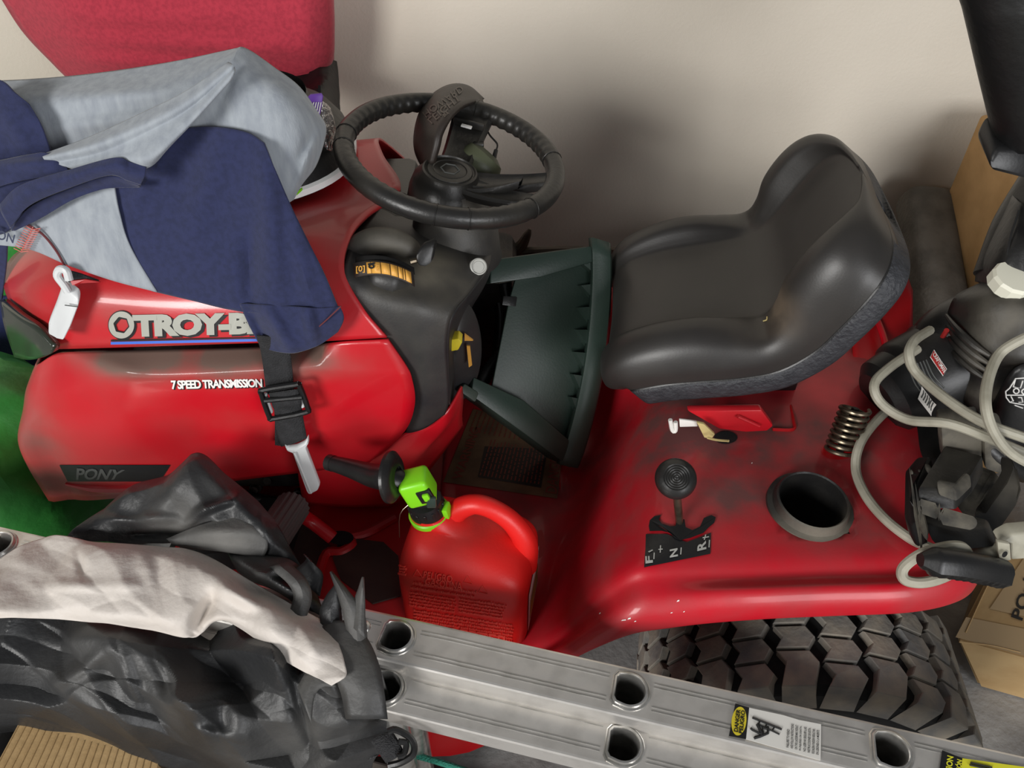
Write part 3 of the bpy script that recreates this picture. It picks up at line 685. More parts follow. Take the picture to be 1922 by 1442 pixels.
for i in range(16):
    s_ = .29 + .035 * i; t_ = .14
    while t_ < .58:
        l_ = rnd.uniform(.02, .09); b.add([wl(s_, t_) + up, wl(s_, t_ + l_) + up, wl(s_ + .012, t_ + l_) + up, wl(s_ + .012, t_) + up], [(0, 1, 2, 3)]); t_ += l_ + .015
for i in range(18):
    s_ = .05 + .05 * i; t_ = .68
    while t_ < .95:
        l_ = rnd.uniform(.02, .07); b.add([wl(s_, t_) + up, wl(s_, t_ + l_) + up, wl(s_ + .014, t_ + l_) + up, wl(s_ + .014, t_) + up], [(0, 1, 2, 3)]); t_ += l_ + .012
b.build('warning_lettering', 'decal_brown_ink', rb, smooth=False, merge=False)
# lift lever at the far fender
MB().tube(Y((962, 476, 1.5), (978, 462, 1.5), (990, 440, 1.5), (995, 430, 1.5)), [.018, .014, .009, .003], 10, 5).build('lift_lever', 'antler', T)
MB().tube(Y((975, 474, 1.5), (1010, 472, 1.49), (1080, 470, 1.47), (1190, 474, 1.45)), [.012, .011, .010, .010], 10, 5).build('lift_rod', 'antler', T)

# wheels
TX, TY0, TY1, TR = .462, .486, .690, .256
TYAW = Matrix.Translation((TX, .567, 0)) @ Matrix.Rotation(math.radians(-7), 4, 'Z') @ Matrix.Translation((-TX, -.567, 0))
def carcass(name, x, y0, y1, r, parent, pre=Matrix.Identity(4)):
    M_ = pre @ Matrix.Translation((x, (y0 + y1) / 2, r)) @ Matrix.Rotation(math.pi / 2, 4, 'X'); h_ = (y1 - y0) / 2
    return MB().lathe([(r * .45, -h_ * .8), (r * .55, -h_ * .98), (r * .78, -h_), (r * .90, -h_ * .97), (r * .945, -h_ * .86), (r * .955, 0), (r * .945, h_ * .86), (r * .90, h_ * .97), (r * .78, h_), (r * .55, h_ * .98), (r * .45, h_ * .8)], M_, 64).build(name, 'tire_groove', parent)
rw = carcass('rear_wheel', TX, TY0, TY1, TR, T, TYAW)
for yy in (TY0 + .02,):
    Mr = TYAW @ Matrix.Translation((TX, yy, TR)) @ Matrix.Rotation(math.pi / 2, 4, 'X')
    MB().lathe([(0, .0), (.03, .0), (.035, -.02), (.08, -.025), (.11, -.005), (.118, .012)], Mr, 32).build('wheel_rim', 'label_white', rw)
carcass('rear_wheel', TX, 1.24, 1.43, TR, T)
for yy in (.80, 2 * YC - .95):
    carcass('front_wheel', -.50, yy, yy + .15, .19, T)
NC, NR = 26, 5
dth = 2 * math.pi / NC; hrow = (TY1 - TY0 - .012) / NR
def block_mesh(edge, h_):
    """one chevron lug: x around the tire, y along the axle (outwards negative), z radial"""
    w_, dl = .0455, .011; ym = h_ - (hrow - .005) / 2 if edge else h_ / 2
    pts = [(-w_ / 2 - dl / 2, 0), (w_ / 2 - dl / 2, 0), (w_ / 2 + dl / 2, ym), (w_ / 2 - dl / 2, h_), (-w_ / 2 - dl / 2, h_), (-w_ / 2 + dl / 2, ym)]
    bm = bmesh.new(); top = []; bot = []
    for (px_, py_) in pts:
        e_ = edge and py_ == 0
        z = -.003 if e_ else 0
        zz = math.sqrt((TR + z) ** 2 - px_ ** 2) - TR
        top.append(bm.verts.new((px_ * .95, py_, zz)))
        bot.append(bm.verts.new((px_, py_ - (.007 if e_ else 0), zz - (.050 if e_ else .016))))
    bm.faces.new(top); n = len(top)
    for i in range(n): bm.faces.new([top[i], bot[i], bot[(i + 1) % n], top[(i + 1) % n]])
    bmesh.ops.recalc_face_normals(bm, faces=bm.faces[:])
    bmesh.ops.bevel(bm, geom=[e for e in bm.edges if all(v in top for v in e.verts)], offset=.0012, segments=1, affect='EDGES')
    me = bpy.data.meshes.new('tread_block'); bm.to_mesh(me); bm.free(); me.materials.append(MATS['tire_rubber']); return me
BM = {(e, o): block_mesh(e, hrow - .005 + (hrow * .45 if e and o else 0)) for e in (True, False) for o in (0, 1)}
adopt_m = T.matrix_basis.inverted()
for c in range(NC):
    for r in range(NR):
        odd = c % 2; y_ = TY0 + .006 + r * hrow + (hrow * .45 if odd and r else 0)
        if odd and r == NR - 1: continue
        o = bpy.data.objects.new('tread_block', BM[(r == 0, odd)]); COL.objects.link(o)
        o.parent = rw
        o.matrix_basis = TYAW @ Matrix.Translation((TX, y_, TR)) @ Matrix.Rotation(c * dth, 4, 'Y') @ Matrix.Translation((0, 0, TR))
# ------------------------------------------------------------------ ear muffs hung over the steering wheel
muff = empty('ear_muffs', 'dark leather-banded ear muffs hung over the rim of the steering wheel', 'ear muffs', at(850, 240, y=1.25))
oe = Y((795, 312, 1.17), (783, 285, 1.19), (781, 255, 1.21), (790, 215, 1.245), (812, 182, 1.28), (845, 163, 1.31), (878, 165, 1.335), (906, 188, 1.36))
ie = Y((812, 308, 1.115), (822, 275, 1.12), (828, 250, 1.13), (842, 224, 1.15), (862, 204, 1.19), (880, 196, 1.24), (894, 194, 1.29), (906, 200, 1.34))
mid = [a.lerp(c, .5) + Vector((-.003, -.006, .006)) for a, c in zip(oe, ie)]
G = patch([oe, mid, ie], 4, 6)
bandmb = MB().grid(G); band_bvh = bandmb.bvh()
band = bandmb.build('headband', 'band_leather', muff, thick=.009, off=0)
b = MB()
decal_text(b, band_bvh, 'HOWARD', [(798, 215), (863, 166), (868, 177), (806, 226)], .006, bold=.0)
decal_text(b, band_bvh, 'LEIGHT', [(807, 228), (858, 184), (864, 194), (816, 237)], .006, bold=.0)
decal_text(b, band_bvh, 'BY', [(834, 221), (842, 214), (846, 219), (838, 226)], .006, bold=.02)
b.build('band_lettering', 'band_print', band, merge=False)
MB().tube(Y((918, 232, 1.27), (908, 240, 1.25), (898, 262, 1.22), (902, 272, 1.2)), .0022, 6, 4).build('wire_arm', 'wire_metal', muff)
MB().tube(Y((908, 228, 1.27), (918, 252, 1.24), (933, 270, 1.22), (931, 284, 1.2)), .0016, 6, 4).build('wire_arm', 'black_plastic', muff)
MB().tube(Y((931, 282, 1.2), (925, 305, 1.18), (919, 330, 1.16)), [.0035, .0045, .003], 8, 4).build('arm_sleeve', 'black_plastic', muff)
Mc = axis_frame(at(905, 302, y=1.19), (.55, .35, .55))
MB().lathe([(0, .018), (.015, .017), (.026, .010), (.030, 0), (.032, -.008), (.030, -.014), (.028, -.024), (0, -.024)], Mc @ Matrix.Scale(1.25, 4, (1, 0, 0)), 28).build('ear_cup', 'olive_plastic', muff)
MB().box(at(898, 272, y=1.2), (.018, .012, .008), bev=.002).build('arm_clip', 'black_plastic', muff)

# ------------------------------------------------------------------ dark green stool lying against the dash
A, B = at(1080, 876, y=1.0), at(1140, 458, y=1.27)
F1, F2 = at(884, 742, y=1.0), at(922, 488, y=1.19)
stool = empty('plastic_stool', 'dark green plastic stool tipped on its side between dash and seat', 'stool', at(1010, 880, z=.3365))
e1 = (B - A).normalized(); e2 = ((F1 - A) + (F2 - B)).normalized(); nn = e1.cross(e2).normalized()
if nn.dot(CAM - A) < 0: nn = -nn
DD = -nn * .10
def up_(s_, t_, d=0.0):      # s along rim A-B, t rim -> feet, d away from the viewer's side
    return (A * (1 - s_) + B * s_) * (1 - t_) + (F1 * (1 - s_) + F2 * s_) * t_ - nn * d
rimp = [up_(s_, -.02 - .11 * math.sin(math.pi * max(0, min(1, s_))) ** .8, d) for s_, d in [(i / 14, 0) for i in range(15)]]
rimw = [p + (e2 * -1) * .0 for p in rimp]
wv = e2 * .040
G = [[p - nn * .010 for p in rimp], [p for p in rimp], [p + nn * .005 + wv * .15 for p in rimp], [p + nn * .005 + wv * .8 for p in rimp], [p + wv for p in rimp], [p - nn * .010 + wv for p in rimp]]
MB().grid(G).build('rim', 'green_plastic', stool, thick=.004, off=0, dust=[(rimp[1], (.05, .05, .08), .3)], ang=40)
G = [[up_(i / 10, -.05, -.002 if 0 else .004) if j == 0 else up_(i / 10, -.05, .11 * j) for i in range(-0, 11)] for j in range(2)]
MB().grid([[p - nn * .004 for p in rimp], [p - nn * .11 for p in rimp]]).build('top_plate', 'green_plastic', stool, thick=.005, off=0)
def q_(pts, d): return [up_(s_, t_, d) for s_, t_ in pts]
pl = [(.06, .02), (.94, .03), (.90, .78), (.50, .86), (.12, .80)]
MB().bevprism(q_([(.05, .0), (.95, .0), (.90, .72), (.70, .76), (.14, .80), (.08, .5)], .022), -nn * .006, .002).build('apron', 'green_plastic', stool, dust=[(up_(.5, .4, .02), .12, .25)])
MB().bevprism(q_([(-.02, .04), (.09, .04), (.16, .55), (.13, 1.0), (.0, 1.0), (-.01, .5)], .0), -nn * .10, .003).build('leg', 'green_plastic', stool, dust=[(up_(.03, .4, 0), .1, .2)])
MB().bevprism(q_([(1.0, .04), (.93, .05), (.86, .55), (.82, .98), (1.0, 1.0), (1.0, .5)], .0), -nn * .10, .003).build('leg', 'green_plastic', stool)
MB().bevprism(q_([(-.03, .96), (.05, .94), (.05, 1.07), (-.03, 1.10)], -.004), -nn * .03, .004).build('foot', 'green_plastic', stool, dust=[(F1, .03, .8)])
MB().bevprism(q_([(.93, .96), (1.06, .95), (1.06, 1.05), (.93, 1.06)], -.004), -nn * .03, .004).build('foot', 'green_plastic', stool)
for i in range(7):
    s_ = .93 - .105 * i
    MB().prism(q_([(s_, .03), (s_ - .075, .03), (s_ - .010, .19 - .012 * i)], .004), -nn * .018).build('rib', 'green_plastic', stool, smooth=False)
MB().bevprism(q_([(.74, .70), (.68, .70), (.68, .82), (.74, .82)], .018), -nn * .004, .001).build('apron_notch', 'dusty_black', stool)

# ------------------------------------------------------------------ gas can
g0, g1 = at(754, 1186, z=.338), at(984, 1226, z=.338)
gx = (g1 - g0); GL = gx.length; gx.normalize(); gy = Vector((-gx.y, gx.x, 0))
GM = Matrix.Identity(4)
gc = (g0 + g1) / 2 + gy * .078
for i in range(3): GM[i][0], GM[i][1], GM[i][2], GM[i][3] = gx[i], gy[i], (0, 0, 1)[i], gc[i]
can = empty('gas_can', 'red plastic gas can with lime and black spout on the tractor footboard', 'gas can', gc)
HX, HY = GL / 2, .078
def can_row(z, hx, hy, cx=0, cy=0, e=.32, n=48, tilt=0):
    r = []
    for q in range(n):
        a = 2 * math.pi * q / n; c_, s_ = math.cos(a), math.sin(a)
        x_ = cx + hx * abs(c_) ** e * (1 if c_ > 0 else -1); y_ = cy + hy * abs(s_) ** e * (1 if s_ > 0 else -1)
        r.append(GM @ Vector((x_, y_, z + tilt * (x_ - cx))))
    return r
rows = [can_row(.0, HX - .014, HY - .014), can_row(.004, HX - .004, HY - .004), can_row(.014, HX, HY), can_row(.08, HX, HY), can_row(.135, HX, HY, tilt=-.03),
        can_row(.168, HX - .006, HY - .006, tilt=-.07, e=.4), can_row(.192, HX - .022, HY - .020, -.004, .002, tilt=-.13, e=.5), can_row(.205, HX - .045, HY - .034, -.014, .004, tilt=-.16, e=.6),
        can_row(.213, HX - .064, .030, -.024, .004, tilt=-.2, e=.8), can_row(.222, .036, .030, -.052, 0, tilt=0, e=1), can_row(.236, .029, .029, -.060, 0, e=1)]
mb = MB().grid(patch(rows, 3, 1, cv=True), cv=True).cap(rows[0]); mb.cap(rows[-1]); can_bvh = mb.bvh()
body = mb.build('can_body', 'can_red', can, ang=70, dust=[(GM @ Vector((-.0, 0, .205)), (.06, .05, .02), .7), (GM @ Vector((-.1, -.05, .17)), .04, .5)])
hp = [GM @ Vector(p) for p in ((-.034, .010, .192), (-.020, .012, .226), (.008, .014, .246), (.038, .014, .240), (.068, .012, .216), (.088, .008, .176), (.086, .002, .125))]
MB().tube(hp, [.024, .018, .0155, .0155, .0165, .019, .023], 16, 6).build('can_handle', 'can_red', can)
def emboss(mb_, s_, q, depth=.0018, **k):
    v, f = text2d(s_, depth=.5, **k); n = norm2d(v); pts = []
    for (a_, b_), p in zip(n, v):
        w_ = bil(q, a_, b_); r = on_surface(can_bvh, w_[0], w_[1], (p[2] + .5) * depth - .0004); pts.append(r or at(w_[0], w_[1], y=.66))
    mb_.add(pts, f)
for s_, q in (('PELIGRO', [(795, 1083), (849, 1092), (850, 1080), (797, 1071)]), ('GASOLINA', [(798, 1095), (868, 1106), (868, 1093), (800, 1084)]), ('SCEPTER', [(822, 1192), (952, 1212), (953, 1192), (824, 1172)])):
    b = MB(); emboss(b, s_, q, .0032); b.build('embossed_lettering', 'can_highlight', body, merge=False)
b = MB(); rnd = random.Random(7)
def bar(x, y, w_, h_, sl=.155):
    c4 = [(x, y), (x + w_, y + w_ * sl), (x + w_, y + w_ * sl - h_), (x, y - h_)]
    lo_ = [on_surface(can_bvh, p[0], p[1], -.001) for p in c4]; hi_ = [on_surface(can_bvh, p[0] + .0, p[1], .0024) for p in c4]
    if None in lo_ or None in hi_: return
    b.add(lo_ + hi_, [(4, 5, 6, 7), (0, 1, 5, 4), (1, 2, 6, 5), (2, 3, 7, 6), (3, 0, 4, 7)])
def line_(x0, x1, y0, h_):
    x = x0
    while x < x1:
        w_ = rnd.uniform(1.2, 2.6); bar(x, y0 + (x - x0) * .155, w_, h_ * rnd.uniform(.5, 1))
        x += w_ + rnd.uniform(.8, 1.3) + (1.6 if rnd.random() < .16 else 0)
line_(776, 896, 1095, 5.5); line_(772, 890, 1103, 4.5)
for i in range(5): line_(770, 855, 1112 + 6 * i, 4)
for i in range(5): line_(862, 950 - 2 * i, 1112 + 12 + 6 * i, 4)
for i in range(6): line_(778, 962, 1146 + 6 * i, 4.2)
for i in range(4): line_(744, 762, 1062 + 5 * i, 4)
o = b.build('embossed_print', 'can_highlight', body, merge=False); o['kind'] = 'stuff'
for x_, y_ in ((784, 1082), (878, 1094), (906, 1112)):
    MB().tube([p for p in decal_pts(can_bvh, [(x_ - 8, y_ - 1), (x_ + 9, y_ + 2), (x_ - 1, y_ - 13)], .0006)], .0009, 6, 1, closed=True).build('warning_triangle', 'can_highlight', body)
rq = lambda y_, z_: GM @ Vector((HX + .0012, y_, z_))
b = MB().add([rq(-.050, .02), rq(.045, .02), rq(.045, .125), rq(-.050, .125)], [(0, 1, 2, 3)]); b.build('side_label', 'label_white', body, smooth=False)
b = MB().add([rq(-.035, .03) + gx * .0006, rq(.04, .03) + gx * .0006, rq(.04, .085) + gx * .0006, rq(-.035, .085) + gx * .0006], [(0, 1, 2, 3)]); b.build('label_picture', 'label_art', body, smooth=False)
# spout
nk = GM @ Vector((-.060, 0, .226)); na = (GM.to_3x3() @ Vector((-.16, -.05, 1))).normalized(); SM_ = frame(nk, gx, na)
MB().lathe([(.029, -.006), (.0315, -.004), (.0320, .004), (.0300, .006), (.028, .006)], SM_, 40).build('collar', 'lime', can)
MB().box((.030, .0, .010), (.010, .020, .022), SM_, bev=.003).build('collar_tab', 'lime', bpy.data.objects['collar'])
cap = MB().lathe([(.0275, .004), (.0285, .010), (.0265, .028), (.0255, .033), (.018, .036), (.0155, .050), (.0155, .080), (0, .082)], SM_, 40).build('spout_cap', 'black_plastic', can)
for k in range(14):
    a = 2 * math.pi * k / 14
    MB().box((.0272, 0, .019), (.0025, .0035, .016), SM_ @ Matrix.Rotation(a, 4, 'Z'), bev=.0006, seg=1).build('grip_rib', 'black_plastic', cap)
TB = SM_ @ Matrix.Translation((.004, -.010, .077)) @ Matrix.Rotation(math.radians(14), 4, 'Z') @ Matrix.Rotation(math.radians(-8), 4, 'Y')
trig = MB().box((0, 0, 0), (.044, .040, .050), TB, bev=.007, seg=3).build('trigger_block', 'lime', can)
MB().box((.012, -.0195, -.002), (.022, .006, .026), TB, bev=.002).build('trigger_window', 'black_plastic', trig)
MB().box((.014, -.024, .0), (.010, .006, .014), TB, bev=.002).build('trigger_button', 'lime', trig)
MB().box((.020, -.024, -.006), (.014, .006, .022), TB @ Matrix.Rotation(.35, 4, 'Y'), bev=.002).build('trigger_lever', 'green_plastic', trig)
tip0 = SM_ @ Vector((-.012, .0, .062)); t1 = at(740, 893, k=(tip0 - CAM).dot(Vector((0, CP, -SP)))); 
tipd = at(617, 868, y=.80)
sp = [tip0, at(735, 900, y=.735), at(700, 893, y=.755), at(660, 880, y=.778), tipd]
spo = MB().tube(sp, [.017, .0195, .018, .0145, .0115], 20, 6).build('spout', 'black_plastic', can)
MB().tube([sp[-1], sp[-1] + (sp[-2] - sp[-1]) * .22], .0128, 20, 2).build('spout_tip', 'black_plastic', spo)
Mg = axis_frame(at(748, 896, y=.728), (sp[3] - sp[1]).normalized() + Vector((0, -.35, .15)))
MB().lathe([(.016, .0), (.030, .004), (.037, .010), (.0375, .013), (.030, .008), (.016, .005)], Mg, 32).build('spout_guard', 'dusty_black', spo, thick=.002, off=0)
MB().tube([GM @ Vector(p) for p in ((-.088, .0, .245), (-.104, -.01, .225), (-HX - .003, -.02, .18))], .0007, 5, 3).build('cap_tether', 'wire_metal', can)

# ------------------------------------------------------------------ extension ladder on its edge
LZ, LZ2 = .565, .535
L1, L3 = at(742, 1197, z=LZ), at(1668, 1410, z=LZ)
ld = (L3 - L1) / 2; LP = ld.length; ldn = ld.normalized(); lpn = Vector((ldn.y, -ldn.x, 0))     # lpn towards the viewer
M1, M2 = at(722, 1292, z=LZ2), at(1162, 1407, z=LZ2)
ladder = empty('extension_ladder', 'long aluminium extension ladder lying on edge in front of the tractor', 'ladder', (L1.x, L1.y, 0))
def dshape(r=.0205, n=20, sc=1.0):
    pts = []
    for i in range(n + 1):
        a = math.radians(-100 + 200 * i / n); pts.append((r * sc * (math.cos(a) * 1.02 + .05), r * sc * math.sin(a)))
    pts.append((-r * .62 * sc, r * .88 * sc)); pts.append((-r * .80 * sc, r * .62 * sc)); pts.append((-r * .80 * sc, -r * .62 * sc)); pts.append((-r * .62 * sc, -r * .88 * sc))
    return pts
def web_mesh(x0, x1, w0, w1, holes, th):
    c = bpy.data.curves.new('web', 'CURVE'); c.dimensions = '2D'; c.fill_mode = 'BOTH'; c.extrude = th / 2
    def spl(pts):
        s_ = c.splines.new('POLY'); s_.points.add(len(pts) - 1); s_.use_cyclic_u = True
        for p, q in zip(s_.points, pts): p.co = (q[0], q[1], 0, 1)
    spl([(x0, w0), (x1, w0), (x1, w1), (x0, w1)])
    for h in holes: spl([(h + p[0], p[1]) for p in dshape()])
    o = bpy.data.objects.new('web', c); COL.objects.link(o); bpy.context.view_layer.update()
    me = bpy.data.meshes.new_from_object(o.evaluated_get(bpy.context.evaluated_depsgraph_get()))
    v = [q.co.copy() for q in me.vertices]; f = [tuple(p.vertices) for p in me.polygons]
    bpy.data.objects.remove(o); bpy.data.curves.remove(c); bpy.data.meshes.remove(me); return v, f
def section(o0, z, rungs, w0, w1, x0, x1, fl):
    """o0: centre of rung 0 on the web plane; w measured towards the viewer"""
    M_ = Matrix.Identity(4)
    for i in range(3): M_[i][0], M_[i][1], M_[i][2], M_[i][3] = ldn[i], -lpn[i], (0, 0, 1)[i], o0[i]
    v, f = web_mesh(x0, x1, -w1, -w0, [r * LP for r in rungs], .003)
    b = MB().add([M_ @ Vector((p[0], p[1], p[2] - .0015)) for p in v], f)
    for s_, ww in ((-1, w0), (1, w1)):
        pr = [(0, .0), (.0025, -.0006), (.004, -.003), (.004, -fl), (.001, -fl), (.001, -.004), (-.002, -.003)]
        G = [[M_ @ Vector((x_, -(ww + s_ * n_), z_)) for n_, z_ in pr] for x_ in (x0, x1)]
        b.grid(G, cv=True)
    rail = b.build('side_rail', 'aluminium', ladder, ang=30)
    for ww in (w0 + .011, w0 + .016, w1 - .011, w1 - .016):
        cuts = [x0] + [v for r in rungs for v in (r * LP - .026, r * LP + .031)] + [x1]
        rb_ = MB()
        for xa, xb in zip(cuts[::2], cuts[1::2]): rb_.box(((xa + xb) / 2, -ww, .0004), (xb - xa, .0010, .0008), M_)
        rb_.build('rail_rib', 'aluminium_bright', rail, smooth=False)['kind'] = 'stuff'
    wm = (w0 + w1) / 2
    MB().box(((x0 + x1) / 2, -wm, -z + .0015 + .0), (x1 - x0, w1 - w0, .003), M_).box(((x0 + x1) / 2, -w0, -z + .016), (x1 - x0, .003, .03), M_).box(((x0 + x1) / 2, -w1, -z + .016), (x1 - x0, .003, .03), M_).build('side_rail', 'aluminium', ladder, smooth=False)
    for r in rungs:
        c = Vector((r * LP, 0, 0)); G = []
        for sc, zz in ((.93, -z + .004), (.93, -.02), (.93, .004), (1.0, .0065), (1.10, .0060), (1.14, .0035), (1.17, .0020), (1.22, .0026), (1.27, .0022), (1.30, .0006), (1.30, -.001)):
            G.append([M_ @ (c + Vector((p[0], p[1], zz))) for p in dshape(sc=sc)])
        MB().grid(G, cv=True).grid([[M_ @ (c + Vector((p[0], p[1], zz))) for p in dshape(sc=1.02)] for zz in (-.004, -z + .004)], cv=True).build('rung', 'aluminium_bright', ladder, ang=40)
    return rail, M_
def woff(px, py, z, o0): return (at(px, py, z=z) - o0).dot(lpn)
w0a, w1a = woff(1200, 1262, LZ, L1), woff(1187, 1343, LZ, L1)
rail1, MR1 = section(L1, LZ, list(range(-2, 5)), w0a, w1a, -3.4 * LP, 4.3 * LP, .030)
off2 = M2 - M1
kk = round((M1 - L1).dot(ldn) / LP); 
w1b = woff(1150, 1434, LZ2, M1)
rail2, MR2 = section(M1, LZ2, list(range(-2, 5)), w1b - (w1a - w0a), w1b, -3.4 * LP, 4.3 * LP, .030)
for px_, py_ in ((684, 1177),):
    MB().lathe([(.004, .0035), (.0075, .003), (.009, .001), (.009, -.001)], Matrix.Translation(at(px_, py_, z=LZ)), 20).build('rivet', 'aluminium_bright', rail1)
zt = LZ + .0022
def lq(*pts): return [at(p[0], p[1], z=zt) for p in pts]
def flat(name, m_, pts, parent, dz=0):
    return MB().prism([p + Vector((0, 0, dz)) for p in lq(*pts)], (0, 0, .0004)).build(name, m_, parent, smooth=False)
dl = flat('danger_label', 'label_white', [(1400, 1388), (1406, 1329), (1470, 1343), (1500, 1352), (1541, 1360), (1540, 1428), (1470, 1408)], rail1)
dk_ = flat('danger_panel', 'decal_black', [(1368, 1382), (1380, 1321), (1406, 1329), (1400, 1388)], rail1, .0002)
b = MB(); c0 = [at(1387 + 14 * math.cos(a) + 2.2 * math.sin(-a), 1354 + 27 * math.sin(a), z=zt + .0009) for a in [2 * math.pi * q / 28 for q in range(28)]]
b.add(c0, [tuple(range(28))]).build('danger_oval', 'warn_yellow', rail1, smooth=False)
b = MB()
up2 = lambda pts, dz: [at(p[0], p[1], z=zt + dz) for p in pts]
text_on(b, 'DANGER', up2([(1385, 1375), (1390, 1333), (1382, 1331), (1377, 1373)], .0014), bold=.03)
text_on(b, 'PELIGRO', up2([(1394, 1378), (1399, 1335), (1391, 1333), (1386, 1376)], .0014), bold=.03)
b.build('danger_lettering', 'decal_black', rail1, smooth=False, merge=False)
zz5 = lambda x_, y_: (1120 + x_ / 2.397, 1120 + y_ / 2.397)
def inkpoly(pts, r): 
    return MB().tube(up2([zz5(*p) for p in pts], .0014), r, 6, 1)
b = MB()
for pts, r in (([(700, 545), (832, 598)], .0013), ([(722, 572), (822, 620)], .0010), ([(735, 560), (728, 575)], .001), ([(765, 572), (758, 588)], .001), ([(800, 585), (790, 604)], .001),
               ([(770, 585), (770, 615), (735, 630), (708, 638)], .0016), ([(745, 620), (722, 575)], .0020), ([(745, 622), (700, 600), (692, 592)], .0014), ([(735, 628), (712, 634)], .0014), ([(748, 612), (745, 590), (780, 600)], .0014)):
    b.tube(up2([zz5(*p) for p in pts], .0010), r, 6, 1)
b.build('falling_figure', 'ink', rail1)
b = MB()
for i, s_ in enumerate(['FAILURE TO READ', 'AND FOLLOW INSTRUCTIONS', 'ON THIS LADDER MAY RESULT', 'IN INJURIES OR DEATH.', 'NO LEER NI SEGUIR LAS', 'INSTRUCCIONES DE ESTA', 'ESCALERA PUEDEN RESULTAR', 'EN LESIONES O LA MUERTE']):
    x_ = 1476 + 8.0 * i; y0_ = 1404 + 1.9 * i; ln = (46 if i else 34)
    text_on(b, s_, up2([(x_ + 4.5, y0_), (x_ + 6, y0_ - ln), (x_ + 1, y0_ - ln - 1), (x_ - .5, y0_ - 1)], .0012), bold=.02)
b.build('label_lettering', 'ink', rail1, smooth=False, merge=False)
flat('caution_label', 'caution_yellow', [(1800, 1480), (1806, 1424), (1922, 1440), (1990, 1450), (1980, 1530)], rail1)
flat('caution_panel', 'decal_black', [(1760, 1468), (1768, 1409), (1806, 1424), (1800, 1480)], rail1, .0002)
b = MB()
text_on(b, 'CAUTION', up2([(1783, 1478), (1790, 1421), (1778, 1418), (1771, 1475)], .0012), bold=.03)
text_on(b, 'PRECAUCIÓN', up2([(1800, 1490), (1806, 1428), (1794, 1424), (1788, 1487)], .0012), bold=.03)
b.build('caution_lettering', 'caution_yellow', rail1, smooth=False, merge=False)
b = MB()
for pts in ([(1822, 1432), (1862, 1441)], [(1820, 1436), (1860, 1445)]): b.tube(up2(pts, .0012), .001, 6, 1)
b.build('ladder_mark', 'ink', rail1)
# ------------------------------------------------------------------ soft things: draped and crumpled cloth
def cloth(rows, folds=(), ku=12, kv=12, mode='y', cr=None, thick=.0025):
    """rows of (px, py, y) or (px, py, z); folds (x0, y0, x1, y1, width, amp): ridges towards the viewer (or up)"""
    G = patch([[Vector(p) for p in r] for r in rows], ku, kv); out = []
    for r in G:
        o = []
        for p in r:
            a = 0
            for x0, y0, x1, y1, wd, am in folds:
                dx, dy = x1 - x0, y1 - y0; L2 = dx * dx + dy * dy; t = max(0, min(1, ((p.x - x0) * dx + (p.y - y0) * dy) / L2))
                d = math.hypot(p.x - x0 - dx * t, p.y - y0 - dy * t); a += am * math.exp(-(d / wd) ** 2) * (.35 + .65 * math.sin(math.pi * min(1, max(.0, t * .9 + .05))))
            q = at(p.x, p.y, y=p.z - a) if mode == 'y' else at(p.x, p.y, z=p.z + a)
            if cr:
                q = q + (Vector((0, -.35, .94)) if mode == 'z' else Vector((0, -.9, .4))) * crumple(q, *cr)
            o.append(q)
        out.append(o)
    return MB().grid(out)
# black bag standing on the hood
bag = empty('padded_bag', 'black padded bag with white piping lying on the hood under the grey shirt', 'bag', (-.52, 1.2, .93))
BC = (-.525, 1.185)
Mb = Matrix.Translation((BC[0], BC[1], .915)) @ Matrix.Rotation(math.radians(8), 4, 'Z')
def bag_ring(r, z, sx=1, sy=.74): return [Mb @ Vector((r * sx * abs(math.cos(a)) ** .8 * (1 if math.cos(a) > 0 else -1), r * sy * abs(math.sin(a)) ** .8 * (1 if math.sin(a) > 0 else -1), z)) for a in [2 * math.pi * q / 64 for q in range(64)]]
MB().grid([bag_ring(.255, .012), bag_ring(.268, .018), bag_ring(.268, .028), bag_ring(.255, .034)], cv=True).build('piping', 'piping_white', bag)
rows = [bag_ring(.20, .004), bag_ring(.262, .014), bag_ring(.262, .032), bag_ring(.255, .05), bag_ring(.235, .075), bag_ring(.205, .09), bag_ring(.20, .11)]
MB().grid(rows, cv=True).build('bag_base', 'bag_black', bag)
sh_ = lambda r, dx, dy: [p + Vector((dx, dy, 0)) for p in r]
G = [bag_ring(.205, .088, .95), bag_ring(.20, .098, .95), bag_ring(.16, .104, .9), bag_ring(.08, .106, .9)]
G = patch(G, 6, 1, cv=True)
G = [[p + (p - Vector((BC[0], BC[1], p.z))).normalized() * crumple(p, 7, .006, 3) for p in r] for r in G]
mb = MB().grid(G, cv=True).cap(G[-1]); mb.build('bag_body', 'bag_black', bag)
MB().bevprism(Y((574, 186, 1.08), (582, 178, 1.08), (603, 176, 1.08), (606, 182, 1.08), (598, 230, 1.07), (580, 224, 1.07)), (0, .004, 0), .001).build('care_tag', 'purple', bag)['label'] = 'small purple tag'
b = MB()
for i, s_ in enumerate(('XXX', 'LARGE')): pass
for i in range(4):
    x_ = 583 + 4.5 * i
    b.prism(Y((x_, 216, 1.07), (x_ + 2, 216, 1.07), (x_ + 7, 192, 1.075), (x_ + 5, 192, 1.075)), (0, .0005, 0))
o = b.build('tag_print', 'decal_white', bag, smooth=False); o['kind'] = 'stuff'
rows = [[(606, 190, 1.14), (614, 196, 1.15), (622, 206, 1.17)], [(604, 215, 1.13), (616, 225, 1.14), (628, 232, 1.16)], [(608, 245, 1.12), (618, 255, 1.13), (630, 262, 1.15)], [(606, 275, 1.12), (616, 282, 1.12), (626, 286, 1.14)]]
cloth(rows, cr=(60, .006, 5)).build('foil_wrapper', 'foil', bag, thick=.001, off=0)
